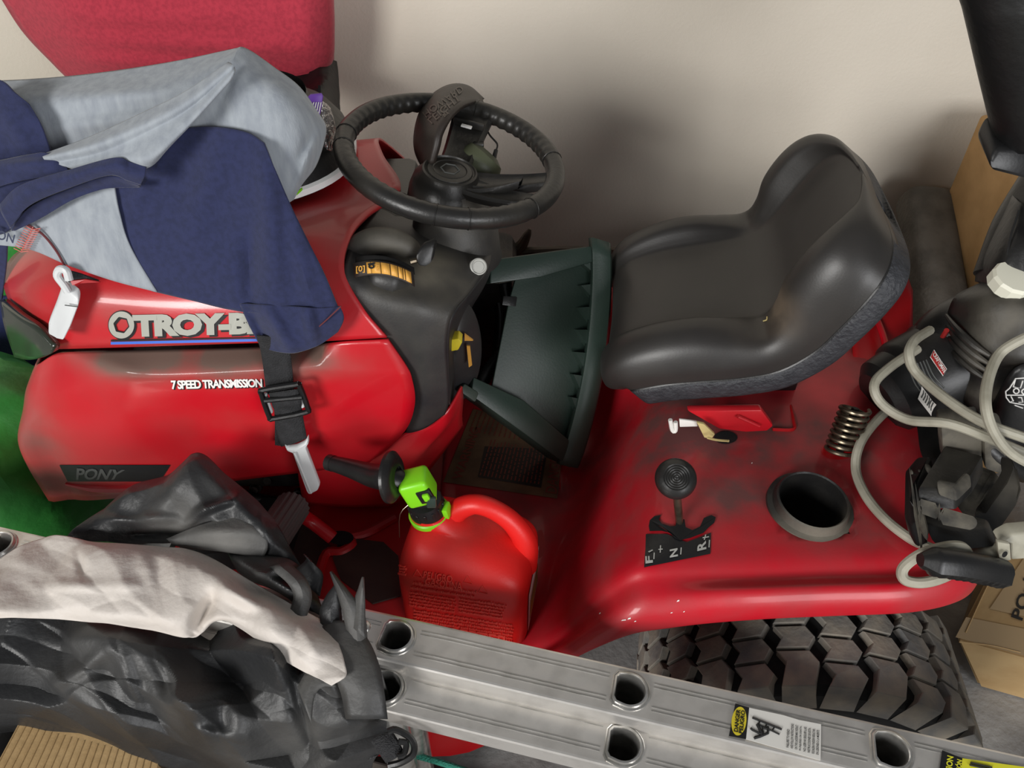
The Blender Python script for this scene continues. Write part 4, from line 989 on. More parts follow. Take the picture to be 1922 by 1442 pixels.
MB().prism(Y((556, 362, .985), (566, 354, .985), (567, 358, .985), (557, 367, .985)), (0, .004, 0)).build('lime_tag', 'lime', bag, smooth=False)
cloth([[(480, 100, 1.74), (560, 110, 1.72), (610, 110, 1.73), (630, 115, 1.78)], [(490, 170, 1.66), (565, 175, 1.62), (612, 180, 1.60), (637, 185, 1.68)], [(500, 240, 1.5), (572, 240, 1.46), (614, 245, 1.44), (636, 250, 1.52)],
       [(510, 300, 1.36), (580, 300, 1.32), (612, 305, 1.30), (632, 310, 1.34)], [(520, 345, 1.26), (585, 340, 1.24), (612, 340, 1.24), (628, 335, 1.26)]], [(600, 130, 610, 300, 9, .02), (628, 140, 560, 190, 7, .02)], cr=(9, .012, 17)).build('bag_flap', 'bag_black', bag, thick=.004, off=0)
# pink shirt hanging behind
pink = cloth([[(-60, -90, 1.85), (120, -100, 1.66), (330, -105, 1.64), (520, -100, 1.65), (640, -85, 1.70), (640, -85, 1.858)],
              [(-20, -40, 1.80), (120, -40, 1.66), (330, -40, 1.64), (520, -40, 1.65), (618, -40, 1.70), (624, -40, 1.858)],
              [(40, 55, 1.80), (160, 60, 1.67), (330, 62, 1.64), (520, 58, 1.65), (618, 50, 1.70), (624, 40, 1.82)],
              [(100, 120, 1.78), (200, 135, 1.68), (330, 140, 1.66), (500, 138, 1.66), (612, 118, 1.70), (626, 100, 1.82)],
              [(126, 146, 1.78), (220, 165, 1.70), (330, 165, 1.68), (520, 152, 1.67), (590, 143, 1.70), (626, 124, 1.82)]],
             [(80, 70, 560, 92, 18, .014), (120, 108, 420, 125, 16, .014), (60, 30, 420, 36, 20, .012), (560, -40, 590, 120, 24, .008)], 10, 10)
o = pink.build('pink_shirt', 'jersey_pink', thick=.003, off=0); tag(o, 'faded red pink shirt hanging on the wall above the black bag', 'shirt')
MB().tube(crl(Y((480, 140, 1.655), (545, 142, 1.66), (592, 133, 1.69), (626, 112, 1.815)), 6), .0012, 6, 1).build('hem_stitch', 'jersey_pink', o)
# grey and navy shirt over the hood
ts = empty('baseball_shirt', 'light grey and navy shirt draped over the tractor hood and bag', 'shirt', at(350, 350, y=1.0))
def part(name, m_, rows, folds=(), parent=ts, **k):
    return cloth(rows, folds, **k).build(name, m_, parent, thick=.003, off=0)
part('back_panel', 'jersey_grey', [
    [(-60, 155, 1.06), (60, 150, 1.05), (180, 139, 1.045), (320, 118, 1.035), (455, 90, 1.03)],
    [(-60, 190, 1.0), (70, 190, .99), (190, 180, .985), (330, 155, .985), (452, 98, 1.0)],
    [(-60, 240, .985), (85, 240, .975), (200, 225, .97), (320, 185, .97), (440, 115, .985)],
    [(-60, 300, .975), (95, 290, .965), (200, 270, .962), (310, 220, .96), (425, 140, .97)]],
    [(120, 185, 320, 175, 16, .006), (100, 240, 300, 215, 14, .006)])
part('front_panel', 'jersey_grey', [
    [(415, 150, .955), (435, 115, .97), (455, 90, 1.0), (520, 132, 1.0), (562, 165, 1.0), (598, 215, 1.02)],
    [(380, 185, .95), (430, 160, .95), (470, 150, .955), (530, 175, .955), (575, 205, .97), (610, 236, 1.0)],
    [(340, 225, .945), (400, 205, .94), (470, 200, .935), (530, 220, .935), (575, 245, .95), (608, 262, .985)],
    [(318, 250, .94), (390, 240, .935), (465, 252, .925), (515, 275, .92), (565, 300, .93), (592, 310, .965)],
    [(320, 275, .94), (390, 275, .935), (470, 285, .93), (510, 330, .915), (545, 350, .92), (566, 345, .94)],
    [(330, 300, .945), (400, 310, .94), (470, 320, .935), (515, 370, .92), (536, 380, .92), (550, 374, .93)]],
    [(455, 95, 360, 235, 14, .010), (470, 110, 430, 190, 12, .006), (600, 240, 552, 360, 10, .008), (586, 250, 560, 300, 9, -.006)])
part('navy_sleeve', 'jersey_navy', [
    [(298, 262, .930), (340, 243, .928), (400, 238, .925), (462, 248, .915), (496, 268, .905)],
    [(222, 330, .925), (320, 330, .92), (400, 330, .91), (478, 332, .895), (528, 345, .892)],
    [(198, 395, .915), (300, 400, .905), (400, 412, .895), (490, 425, .878), (567, 430, .876)],
    [(240, 480, .895), (330, 495, .882), (410, 505, .870), (500, 510, .858), (606, 508, .856)],
    [(286, 546, .882), (362, 564, .868), (428, 580, .858), (505, 590, .842), (640, 590, .846)]],
    [(500, 290, 520, 560, 22, .012), (420, 260, 360, 430, 30, .010), (470, 440, 470, 590, 16, -.012), (330, 260, 250, 380, 14, .008), (545, 400, 590, 590, 16, .008)])
part('navy_cuff', 'jersey_navy', [
    [(450, 570, .855), (500, 572, .846), (550, 575, .840), (600, 578, .842), (638, 575, .848)],
    [(468, 610, .850), (510, 612, .840), (560, 612, .832), (605, 605, .836), (645, 592, .845)],
    [(484, 640, .846), (520, 645, .836), (558, 645, .828), (600, 630, .834), (643, 605, .844)],
    [(492, 652, .845), (524, 660, .836), (556, 661, .829), (598, 647, .834), (634, 622, .843)]],
    [(500, 575, 545, 655, 14, .012), (575, 570, 590, 645, 12, .008), (470, 580, 505, 650, 9, -.008)])
MB().tube(crl(Y((572, 630, .829), (600, 612, .832), (640, 575, .840)), 5), .0010, 6, 1).build('cuff_seam', 'stitch_dark', ts)
part('lower_panel', 'jersey_grey', [
    [(-60, 405, .93), (30, 400, .925), (120, 370, .92), (190, 352, .918), (215, 350, .917)],
    [(-60, 420, .92), (40, 425, .915), (130, 410, .908), (200, 400, .905), (225, 400, .906)],
    [(-60, 440, .918), (50, 450, .91), (130, 455, .90), (210, 460, .895), (245, 462, .896)],
    [(-60, 455, .918), (50, 466, .91), (130, 498, .897), (215, 527, .883), (295, 548, .878)]],
    [(180, 420, 230, 520, 30, .006)])
b = MB().tube(crl(Y((52, 422, .905), (80, 440, .902), (105, 470, .897), (122, 500, .893)), 5), .0016, 6, 1); b.build('red_piping', 'stitch_dark', ts)
rnd = random.Random(3)
b = MB()
for i in range(11):
    t_ = i / 10; x_, y_ = 38 + 26 * t_, 474 - 44 * t_ + 0
    x_, y_ = 40 + 22 * t_, 470 - 42 * t_
    b.tube(Y((x_ - 14, y_ - 4, .9035), (x_, y_ + 3, .901), (x_ + 14, y_ + 1, .8995)), .0007, 5, 1)
b.tube(Y((40, 472, .903), (52, 448, .9025), (62, 426, .903)), .0008, 5, 2)
o = b.build('ball_stitching', 'stitch_red', ts); o['kind'] = 'stuff'
b = MB(); q = Y((-14, 447, .903), (30, 459, .9), (34, 443, .9), (-12, 429, .903)); text_on(b, 'TON', [p + Vector((0, -.004, .004)) for p in q], bold=.02, shear=0); b.build('chest_lettering', 'letter_navy', ts, merge=False, smooth=False)
part('navy_shoulder', 'jersey_navy', [
    [(-60, 140, .985), (0, 150, .975), (30, 175, .965), (55, 195, .96)],
    [(-60, 220, .965), (0, 220, .955), (50, 220, .95), (78, 235, .948)],
    [(-60, 290, .955), (0, 290, .945), (60, 282, .942), (97, 288, .940)],
    [(-60, 330, .95), (0, 318, .94), (60, 305, .938), (100, 300, .938)]], [(0, 200, 60, 290, 20, .006)])
part('grey_fold', 'jersey_grey', [
    [(84, 290, .925), (170, 258, .920), (270, 212, .92), (350, 172, .925), (430, 118, .94)],
    [(82, 297, .903), (180, 272, .896), (285, 228, .898), (362, 185, .91), (438, 122, .93)],
    [(100, 306, .905), (195, 284, .898), (288, 244, .898), (362, 200, .910), (440, 128, .928)],
    [(128, 314, .896), (205, 294, .893), (290, 268, .886), (360, 222, .897), (440, 136, .922)],
    [(150, 318, .900), (212, 300, .890), (282, 296, .876), (342, 248, .892), (432, 150, .920)],
    [(160, 320, .905), (216, 308, .900), (276, 314, .884), (322, 268, .905), (415, 165, .93)]])
part('collar', 'jersey_navy', [
    [(-60, 308, .925), (0, 302, .918), (60, 290, .912), (90, 288, .910), (125, 312, .905)],
    [(-60, 330, .915), (0, 325, .905), (60, 318, .900), (100, 318, .898), (128, 318, .898)],
    [(-60, 380, .92), (0, 350, .905), (60, 335, .90), (100, 330, .90), (130, 322, .90)]], [(0, 310, 100, 305, 9, .006)])
part('collar_band', 'jersey_navy', [
    [(0, 385, .895), (40, 348, .888), (130, 320, .884), (215, 297, .880), (245, 305, .880), (275, 314, .880)],
    [(4, 400, .888), (50, 365, .880), (130, 334, .876), (212, 312, .872), (245, 322, .872), (272, 330, .874)],
    [(20, 428, .890), (56, 385, .884), (130, 352, .880), (205, 328, .876), (240, 338, .876), (264, 346, .878)]])
part('collar_inside', 'jersey_navy', [
    [(22, 428, .896), (58, 388, .896), (130, 354, .896), (205, 330, .894), (262, 346, .892)],
    [(22, 432, .899), (70, 402, .899), (140, 364, .901), (205, 345, .899), (262, 350, .898)],
    [(28, 432, .9), (75, 410, .9), (135, 376, .9), (190, 355, .9), (230, 350, .9)]])
part('navy_underside', 'jersey_navy', [
    [(-60, 318, .925), (0, 318, .918), (60, 318, .912), (130, 322, .91), (190, 330, .91)],
    [(-60, 380, .918), (0, 375, .912), (60, 365, .908), (120, 355, .908), (190, 345, .908)],
    [(-60, 448, .918), (0, 440, .912), (30, 425, .908), (80, 395, .908), (190, 352, .908)]])
part('navy_tail', 'jersey_navy', [
    [(-80, 440, 1.02), (-20, 448, 1.0), (14, 462, .995)], [(-80, 520, 1.02), (-20, 515, 1.0), (12, 500, .995)], [(-80, 600, 1.03), (-20, 600, 1.01), (4, 560, 1.0)]])
# harness straps
st = empty('harness_strap', 'black webbing strap with buckle and grey tongue hanging over the hood side', 'strap', at(545, 780, y=.84))
def ribbon(rows, m_, name, parent, th=.0025):
    return cloth(rows, ku=5, kv=3).build(name, m_, parent, thick=th, off=0)
ribbon([[(482, 630, .84), (512, 632, .838), (542, 634, .838)], [(490, 660, .845), (518, 661, .843), (545, 662, .843)], [(496, 700, .845), (522, 700, .843), (549, 700, .843)], [(500, 740, .838), (526, 740, .835), (552, 738, .836)]], 'webbing', 'webbing', st)
ribbon([[(505, 738, .832), (532, 734, .828), (560, 730, .830)], [(512, 762, .828), (540, 758, .822), (566, 752, .825)], [(515, 770, .83), (540, 768, .828), (566, 764, .83)], [(518, 800, .835), (545, 796, .83), (570, 790, .832)], [(528, 838, .836), (552, 832, .832), (576, 822, .834)]], 'webbing', 'webbing', st)
MB().prism(Y((516, 790, .842), (530, 790, .842), (532, 838, .842), (516, 836, .842)), (0, .003, 0)).build('webbing', 'webbing', st, smooth=False)
bk = MB().tube(Y((494, 732, .828), (555, 722, .826), (562, 724, .826), (577, 764, .824), (574, 774, .824), (512, 786, .826), (506, 783, .826), (491, 740, .828)), .0042, 8, 3, closed=True).build('buckle', 'black_plastic', st)
MB().bevprism(Y((492, 742, .831), (500, 741, .831), (512, 776, .83), (505, 780, .83)), (0, .006, 0), .0015).build('buckle_bar', 'buckle_grey', bk)
MB().bevprism(Y((556, 734, .83), (563, 733, .83), (574, 764, .828), (566, 768, .828)), (0, .006, 0), .0015).build('buckle_bar', 'buckle_grey', bk)
MB().tube(Y((497, 752, .825), (568, 745, .823)), .004, 8, 2).build('buckle_bar', 'black_plastic', bk)
MB().bevprism(Y((533, 836, .83), (540, 842, .828), (556, 840, .826), (572, 832, .827), (578, 820, .83), (579, 834, .827), (574, 842, .826), (600, 912, .818), (596, 922, .818), (580, 930, .82), (575, 924, .82), (549, 852, .826), (538, 848, .828)), (0, .010, 0), .003).build('tongue', 'buckle_grey', st)
MB().tube(Y((553, 850, .8225), (584, 926, .8165)), .0016, 6, 2).build('tongue_edge', 'buckle_grey', st)
cl = empty('white_buckle', 'white plastic clip hanging from the shirt over the hood corner', 'clip', at(118, 600, y=.88))
MB().bevprism(Y((90, 628, .870), (90, 610, .868), (104, 575, .872), (116, 540, .878), (130, 545, .874), (148, 560, .866), (147, 575, .862), (132, 615, .856), (119, 641, .852), (105, 638, .858)), (0, .014, .006), .004, 3).build('clip_body', 'buckle_grey', cl)
MB().tube(Y((128, 548, .872), (120, 535, .874), (108, 518, .876), (112, 506, .878), (124, 508, .876), (130, 526, .872)), .0055, 10, 4).build('clip_hook', 'buckle_grey', cl)
MB().tube(Y((122, 573, .862), (146, 576, .858)), .0008, 6, 2).build('clip_seam', 'decal_dim', cl)
MB().prism(Y((124, 508, .885), (150, 515, .885), (185, 528, .885), (140, 530, .882), (128, 530, .88)), (0, .003, 0)).build('clip_tape', 'webbing', cl, smooth=False)
MB().prism(Y((132, 528, .878), (160, 525, .88), (188, 530, .88), (150, 532, .876), (136, 536, .875)), (0, .002, 0)).build('red_ribbon', 'red_frame', cl, smooth=False)

# black nylon heap
hp_ = empty('nylon_tarp', 'crumpled black nylon tarp heaped over the left end of the ladder', 'tarp', at(350, 1300, z=.45))
Z = dict(mode='z')
cloth([[(232, 936, .60), (300, 897, .625), (371, 853, .66), (425, 893, .64), (484, 942, .62)],
       [(178, 968, .60), (280, 930, .63), (372, 905, .665), (440, 930, .65), (522, 988, .62)],
       [(134, 1000, .59), (260, 975, .615), (370, 958, .645), (455, 975, .64), (548, 1035, .60)],
       [(112, 1018, .57), (250, 1018, .585), (380, 1020, .60), (480, 1045, .595), (582, 1092, .575)]],
      [(371, 860, 270, 990, 26, .012), (371, 860, 500, 1000, 20, .012), (200, 975, 330, 970, 10, .012), (330, 985, 440, 930, 9, .014), (250, 1000, 400, 1000, 8, -.016)], 26, 26, cr=(8, .02, 11), **Z).build('top_flap', 'nylon_black', hp_, thick=.002, off=0, ang=25,
      dust=[(at(340, 900, z=.64), (.05, .05, .05), .4), (at(330, 985, z=.62), (.04, .03, .05), .8), (at(440, 900, z=.64), (.05, .04, .05), .4)])
cloth([[(312, 1012, .612), (380, 985, .632), (450, 968, .640), (490, 985, .632)],
       [(318, 1016, .612), (390, 1000, .632), (460, 990, .638), (502, 1010, .628)],
       [(330, 1024, .606), (400, 1020, .622), (460, 1020, .625), (503, 1030, .62)],
       [(360, 1030, .60), (410, 1036, .610), (455, 1042, .612), (496, 1046, .608)]], [(380, 1000, 480, 1005, 14, .008)], 8, 8, cr=(9, .005, 4), **Z).build('side_flap', 'nylon_black', hp_, thick=.002, off=0, ang=25, dust=[(at(420, 1000, z=.63), (.08, .06, .06), .95)])
cloth([[(430, 1040, .600), (480, 1040, .605), (540, 1050, .60), (580, 1080, .585)],
       [(440, 1060, .60), (490, 1055, .615), (545, 1070, .61), (590, 1100, .585)],
       [(450, 1075, .59), (500, 1085, .605), (550, 1100, .61), (600, 1130, .585)],
       [(470, 1090, .575), (520, 1110, .585), (560, 1135, .59), (610, 1160, .58)]], [(440, 1050, 560, 1120, 10, .02), (480, 1080, 560, 1060, 8, .016)], 16, 16, cr=(10, .012, 21), **Z).build('middle_fold', 'nylon_black', hp_, thick=.002, off=0, ang=25, dust=[(at(500, 1060, z=.61), (.04, .04, .05), .6)])
heap = [[(-70, 1140, .59), (150, 1140, .59), (350, 1150, .585), (500, 1150, .58), (600, 1140, .58), (672, 1165, .585)],
        [(-70, 1205, .575), (150, 1205, .585), (340, 1215, .585), (490, 1235, .58), (610, 1235, .58), (700, 1215, .575)],
        [(-70, 1265, .55), (140, 1262, .565), (330, 1285, .57), (480, 1305, .57), (615, 1305, .565), (718, 1275, .57)],
        [(-70, 1325, .50), (120, 1312, .53), (300, 1340, .54), (460, 1372, .55), (610, 1365, .545), (730, 1335, .53)],
        [(-70, 1365, .44), (100, 1345, .485), (270, 1398, .48), (440, 1450, .48), (585, 1432, .50), (722, 1395, .48)],
        [(-70, 1420, .30), (80, 1375, .42), (255, 1450, .38), (430, 1540, .36), (570, 1520, .40), (700, 1440, .40)]]
cloth([[(p[0], p[1], p[2] - .014) for p in r] for r in heap], [(60, 1210, 280, 1200, 30, 0.010), (235, 1210, 260, 1390, 22, 0.014), (300, 1190, 345, 1330, 24, -0.015), (350, 1210, 520, 1240, 24, 0.012), (330, 1330, 470, 1260, 22, 0.014), (520, 1230, 545, 1330, 30, 0.014), (420, 1290, 430, 1420, 22, -0.011),
             (560, 1230, 575, 1400, 15, -0.017), (600, 1190, 640, 1330, 24, 0.016), (100, 1290, 210, 1230, 18, 0.012), (150, 1310, 240, 1380, 18, 0.012), (600, 1370, 720, 1345, 16, 0.011), (340, 1380, 460, 1390, 19, 0.011), (640, 1240, 700, 1330, 14, -0.012)],
      54, 54, cr=(8.0, .046, 31), **Z).build('heap', 'nylon_black', hp_, thick=.002, off=0, ang=22,
      dust=[(at(330, 1280, z=.58), (.05, .03, .06), .5), (at(700, 1250, z=.58), (.06, .06, .06), .6), (at(560, 1400, z=.5), (.1, .05, .06), .4), (at(150, 1240, z=.58), (.08, .05, .06), .3)])
def blade(L_, R_, parent=hp_, m_='nylon_black', dust_=None):
    rows = [[(l[0], l[1], l[2]), ((l[0] + r[0]) / 2, (l[1] + r[1]) / 2, (l[2] + r[2]) / 2 + .006), (r[0], r[1], r[2])] for l, r in zip(L_, R_)]
    return cloth(rows, ku=5, kv=3, mode='z', cr=(12, .004, len(bpy.data.objects))).build('torn_strip', m_, parent, thick=.0018, off=0, ang=30, dust=dust_)
dz = lambda px, py, z: [(at(px, py, z=z), .06, .6)]
blade([(655, 1235, .59), (650, 1185, .61), (638, 1130, .635), (619, 1073, .655)], [(690, 1235, .59), (685, 1155, .62), (662, 1120, .64), (622, 1072, .655)], dust_=dz(665, 1170, .61))
blade([(660, 1175, .615), (664, 1130, .635), (673, 1105, .645), (680, 1083, .655)], [(686, 1200, .61), (685, 1150, .63), (684, 1118, .645), (682, 1083, .655)], dust_=dz(680, 1130, .63))
blade([(605, 1185, .595), (600, 1150, .61), (612, 1120, .62), (628, 1098, .635)], [(645, 1190, .595), (640, 1150, .61), (640, 1130, .62), (636, 1100, .635)])
blade([(612, 1165, .60), (600, 1200, .605), (622, 1260, .60), (640, 1300, .585), (650, 1350, .56)], [(655, 1165, .61), (690, 1200, .605), (712, 1250, .60), (722, 1300, .585), (728, 1350, .56)], dust_=dz(670, 1230, .6))
blade([(545, 1150, .60), (552, 1120, .615), (540, 1095, .63), (505, 1065, .63)], [(575, 1165, .60), (585, 1120, .615), (572, 1085, .63), (540, 1055, .63)], dust_=dz(560, 1090, .62))
blade([(560, 1290, .592), (575, 1262, .6), (590, 1245, .6), (612, 1238, .6)], [(585, 1360, .58), (590, 1310, .595), (605, 1290, .6), (630, 1290, .595)], dust_=dz(590, 1300, .59))
blade([(548, 1075, .605), (575, 1050, .62), (570, 1040, .62)], [(600, 1120, .60), (606, 1080, .615), (590, 1062, .62)])
# plastic clip on the tarp's end
cm = empty('strap_clip', 'black plastic clip on woven webbing at the tarp end over the ladder', 'clip', at(740, 1400, z=.50))
cloth([[(696, 1390, .515), (716, 1380, .525), (735, 1372, .525)], [(712, 1412, .515), (730, 1402, .525), (748, 1392, .525)], [(726, 1432, .51), (742, 1424, .518), (758, 1412, .518)]], ku=5, kv=4, mode='z').build('webbing', 'webbing', cm, thick=.004, off=0)
P_ = lambda *a: [at(p[0], p[1], z=p[2]) for p in a]
MB().tube(P_((728, 1374, .535), (742, 1370, .535), (766, 1382, .53), (777, 1398, .525), (774, 1418, .52), (752, 1432, .515), (730, 1438, .51)), .0045, 8, 4).build('clip_frame', 'black_plastic', cm)
MB().tube(P_((748, 1392, .532), (762, 1396, .528), (758, 1416, .524), (746, 1420, .524)), .004, 8, 4).build('clip_frame', 'black_plastic', cm)
# white sleeve
wh = cloth([[(-70, 1088, .600), (80, 1013, .600), (190, 1023, .606), (300, 1028, .612), (380, 1042, .612), (470, 1092, .610), (550, 1137, .606), (617, 1172, .604)],
       [(-70, 1108, .612), (88, 1045, .612), (190, 1055, .622), (300, 1060, .628), (390, 1080, .630), (480, 1130, .628), (562, 1175, .622), (632, 1206, .615)],
       [(-70, 1132, .615), (90, 1090, .615), (190, 1102, .625), (300, 1112, .632), (386, 1125, .626), (470, 1160, .628), (565, 1208, .625), (645, 1240, .615)],
       [(-70, 1152, .610), (90, 1138, .612), (190, 1146, .620), (290, 1160, .628), (365, 1166, .616), (440, 1165, .620), (552, 1228, .616), (650, 1270, .608)],
       [(-70, 1162, .60), (90, 1161, .60), (180, 1166, .605), (282, 1181, .605), (364, 1196, .600), (421, 1163, .600), (540, 1242, .600), (626, 1289, .598)]],
      [(400, 1125, 365, 1185, 14, -.020), (430, 1110, 480, 1135, 12, .012), (150, 1045, 160, 1080, 10, -.006), (440, 1085, 600, 1180, 13, -.007), (560, 1165, 590, 1230, 13, .005), (60, 1100, 260, 1100, 12, .006), (270, 1050, 285, 1100, 12, .005)],
      24, 24, mode='z', cr=(12, .012, 8)).build('white_sleeve', 'nylon_white', thick=.003, off=0, ang=40)
tag(wh, 'long crumpled white nylon sleeve lying across the black tarp', 'sleeve')
b = MB(); rnd = random.Random(5)
for i in range(12):
    x_, y_ = 330 + rnd.uniform(-8, 24), 1085 + 4.5 * i
    b.prism([at(x_, y_, z=.638), at(x_ + rnd.uniform(5, 12), y_ + 1.5, z=.638), at(x_ + 8, y_ + 4, z=.638), at(x_, y_ + 3, z=.638)], (0, 0, -.0004))
cloth([[(472, 1200, .585), (500, 1205, .59), (530, 1225, .588)], [(474, 1225, .58), (502, 1230, .585), (530, 1238, .582)], [(490, 1245, .57), (510, 1248, .575), (528, 1244, .575)]], mode='z', cr=(9, .003, 2)).build('sleeve_lining', 'piping_white', wh, thick=.002, off=0)
# cardboard and the box under the heap
bx = empty('cardboard_box', 'open cardboard box at the front under the black tarp', 'cardboard box', (-.52, .28, 0))
tp = [at(42, 1347, z=.44), at(300, 1412, z=.44)]; tp += [tp[1] + Vector((.04, -.32, 0)), tp[0] + Vector((-.02, -.32, 0))]
MB().bevprism([Vector((p.x, p.y, 0)) for p in tp], (0, 0, .432), .004).build('box_body', 'cardboard_light', bx)
mbx = MB().prism([p - Vector((0, 0, .006)) for p in tp], (0, 0, .005)); mbx.build('box_flap', 'cardboard_light', bx, smooth=False)
for i in range(22):
    f = i / 21; a_, b_ = tp[0].lerp(tp[1], f), tp[3].lerp(tp[2], f); MB().tube([a_.lerp(b_, .03) + Vector((0, 0, -.0005)), a_.lerp(b_, .97) + Vector((0, 0, -.0005))], .0007, 6, 1).build('flute', 'cardboard_light', bx)
o = MB().bevprism([at(p[0], p[1], z=.40) for p in ((-80, 1372), (30, 1345), (36, 1352), (-10, 1460), (-80, 1470))], (0, 0, -.40), .006).build('black_crate', 'black_plastic'); tag(o, 'black plastic crate edge left of the cardboard box', 'crate')
# rope
o = MB().tube(P_((700, 1400, .21), (776, 1418, .235), (800, 1424, .235), (840, 1436, .225), (900, 1456, .215), (960, 1480, .215)), .0052, 8, 5).build('rope', 'rope_teal'); tag(o, 'teal rope on the red cutting deck below the ladder', 'rope')
# green sack, dark green sack and navy cloth by the nose
def lump(name, m_, c, r, cr_, seed, lab, cat, e=.8):
    G = []
    for i in range(25):
        ph = -math.pi / 2 + math.pi * i / 24; row = []
        for q in range(48):
            a = 2 * math.pi * q / 48; cp_ = abs(math.cos(ph)) ** e
            d = Vector((cp_ * math.cos(a), cp_ * math.sin(a), (abs(math.sin(ph)) ** e) * (1 if ph > 0 else -1)))
            p = Vector((c[0] + r[0] * d.x, c[1] + r[1] * d.y, c[2] + r[2] * d.z)); p = p + d * crumple(p, 6, cr_, seed); p.z = max(p.z, .002); row.append(p)
        G.append(row)
    o = MB().grid(G, cv=True).build(name, m_, ang=28); return tag(o, lab, cat)
lump('green_sack', 'green_tarp', (-1.10, 1.06, .27), (.27, .21, .29), .030, 3, 'bright green plastic sack on the floor by the tractor nose', 'sack')
lump('dark_green_sack', 'green_tarp', (-1.16, 1.60, .36), (.27, .17, .37), .016, 9, 'green sack in the shade behind the navy cloth, against the wall', 'sack')
lump('navy_cloth', 'navy_cloth', (-1.04, 1.345, .27), (.20, .05, .275), .012, 14, 'navy blue cloth bundle between the two green sacks', 'cloth')
# ------------------------------------------------------------------ right hand side
def bx_prism(top, z0, name, m_, parent, bev=.004):
    return MB().bevprism([Vector((p.x, p.y, z0)) for p in top], (0, 0, top[0].z - z0), bev).build(name, m_, parent)
tb = empty('tall_cardboard_box', 'tall brown cardboard box standing against the wall in the corner', 'cardboard box', (1.3, 1.6, 0))
MB().box((1.38, 1.535, .385), (.58, .44, .77), bev=.012).build('box_body', 'cardboard', tb, dust=None)
MB().bevprism([(1.052, 1.36, .44), (1.052, 1.44, .50), (1.052, 1.47, .62), (1.052, 1.455, .62), (1.052, 1.42, .52), (1.052, 1.36, .47)], (.004, 0, 0), .001).build('dark_mark', 'decal_brown', tb)  # dark brown V-shaped mark on the left side of the box
MB().box((1.36, 1.535, .772), (.60, .06, .002)).build('tape', 'tape', tb, smooth=False)
lb = empty('low_cardboard_box', 'low taped cardboard box with order lettering behind the rear tire', 'cardboard box', (1.0, .8, 0))
N1, N2, F0, F3 = at(1793, 1197, z=.20), at(2080, 1275, z=.20), at(1905, 985, z=.20), at(2150, 1010, z=.20)
bl = at(1836, 1289, z=0); sh = bl - Vector((N1.x, N1.y, 0))
lo = [Vector((p.x, p.y, 0)) + sh for p in (N1, N2)] + [Vector((F3.x, F3.y, 0)), Vector((F0.x, F0.y, 0))]
tpq = [N1, N2, F3, F0]
b = MB().add(lo + tpq, [(3, 2, 1, 0), (4, 5, 6, 7), (0, 1, 5, 4), (1, 2, 6, 5), (2, 3, 7, 6), (3, 0, 4, 7)])
bm = bmesh.new(); vs = [bm.verts.new(p) for p in b.v]
for f in b.f: bm.faces.new([vs[i] for i in f])
bmesh.ops.bevel(bm, geom=bm.edges[:], offset=.006, segments=2, affect='EDGES'); bm.verts.index_update()
MB().add([v.co.copy() for v in bm.verts], [[v.index for v in f.verts] for f in bm.faces]).build('box_body', 'cardboard_light', lb); bm.free()
lp_ = lambda s_, t_, dz=.0012: bil(tpq, s_, t_) + Vector((0, 0, dz))
MB().add([lp_(0, .0), lp_(1, .0), lp_(1, .20), lp_(0, .16)], [(0, 1, 2, 3)]).build('tape', 'tape', lb, smooth=False)
MB().add([lp_(.12, .26), lp_(1, .26), lp_(1, .95), lp_(.22, .95)], [(0, 1, 2, 3)]).build('tape', 'tape', lb, smooth=False)
b = MB(); zq = .2024
text_on(b, 'PO: LIN', [at(1919, 1166, z=zq), at(1962, 1050, z=zq), at(1936, 1040, z=zq), at(1897, 1158, z=zq)], bold=.02); b.build('box_lettering', 'ink', lb, merge=False, smooth=False)
for pts in ([(1812, 1188), (1848, 1110), (1875, 1060)], [(1800, 1205), (1860, 1212), (1915, 1225)]):
    MB().tube([at(p[0], p[1], z=.201) for p in pts], .0015, 6, 4).build('crease', 'cardboard_light', lb)
# grey foam pad leaning on the wall
fa, fb = at(1733, 368, y=1.775), at(1775, 690, y=1.36)
fd = (fb - fa); fb = fa + fd * (fa.z / -fd.z); fx = Vector((1, .15, 0)); FM = frame(fa, fx, fd)
G = []
for z_, f in ((0, .6), (.004, .92), (.02, 1), (.2, 1.02), (.5, 1.08), (fd.length * 1.0, 1.12)):
    G.append([FM @ Vector((.060 * f * abs(math.cos(a)) ** .6 * (1 if math.cos(a) > 0 else -1), .05 * f * abs(math.sin(a)) ** .6 * (1 if math.sin(a) > 0 else -1), z_)) for a in [2 * math.pi * q / 32 for q in range(32)]])
o = MB().grid(G, cv=True).cap(G[0]).cap(G[-1]).build('foam_pad', 'foam_grey'); tag(o, 'dark grey foam roll leaning on the wall behind the seat', 'foam roll')
# black bag hanging from above at the corner
hb = empty('hanging_bag', 'black fabric bag hanging in the upper corner above the cardboard box', 'bag', at(1925, 285, y=1.05))
rows = []
for py_, x0, x1, y_ in ((-330, 1800, 2120, 1.0), (-300, 1740, 2180, 1.0), (-200, 1745, 2170, 1.01), (-70, 1770, 2140, 1.02), (0, 1800, 2120, 1.02), (40, 1811, 2110, 1.02), (130, 1832, 2080, 1.03), (200, 1849, 2050, 1.04), (260, 1864, 2030, 1.05), (284, 1871, 2020, 1.06)):
    c_ = (x0 + x1) / 2; h_ = (x1 - x0) / 2
    rows.append([at(c_ - h_ * math.cos(a), py_ + 6 * math.sin(a), y=y_ - .07 * math.sin(a)) for a in [2 * math.pi * q / 28 for q in range(28)]])
hbm = MB().grid(patch(rows, 4, 1, cv=True), cv=True).cap(rows[0]); hbm.cap(rows[-1]); hbm.build('bag_body', 'bag_black', hb)
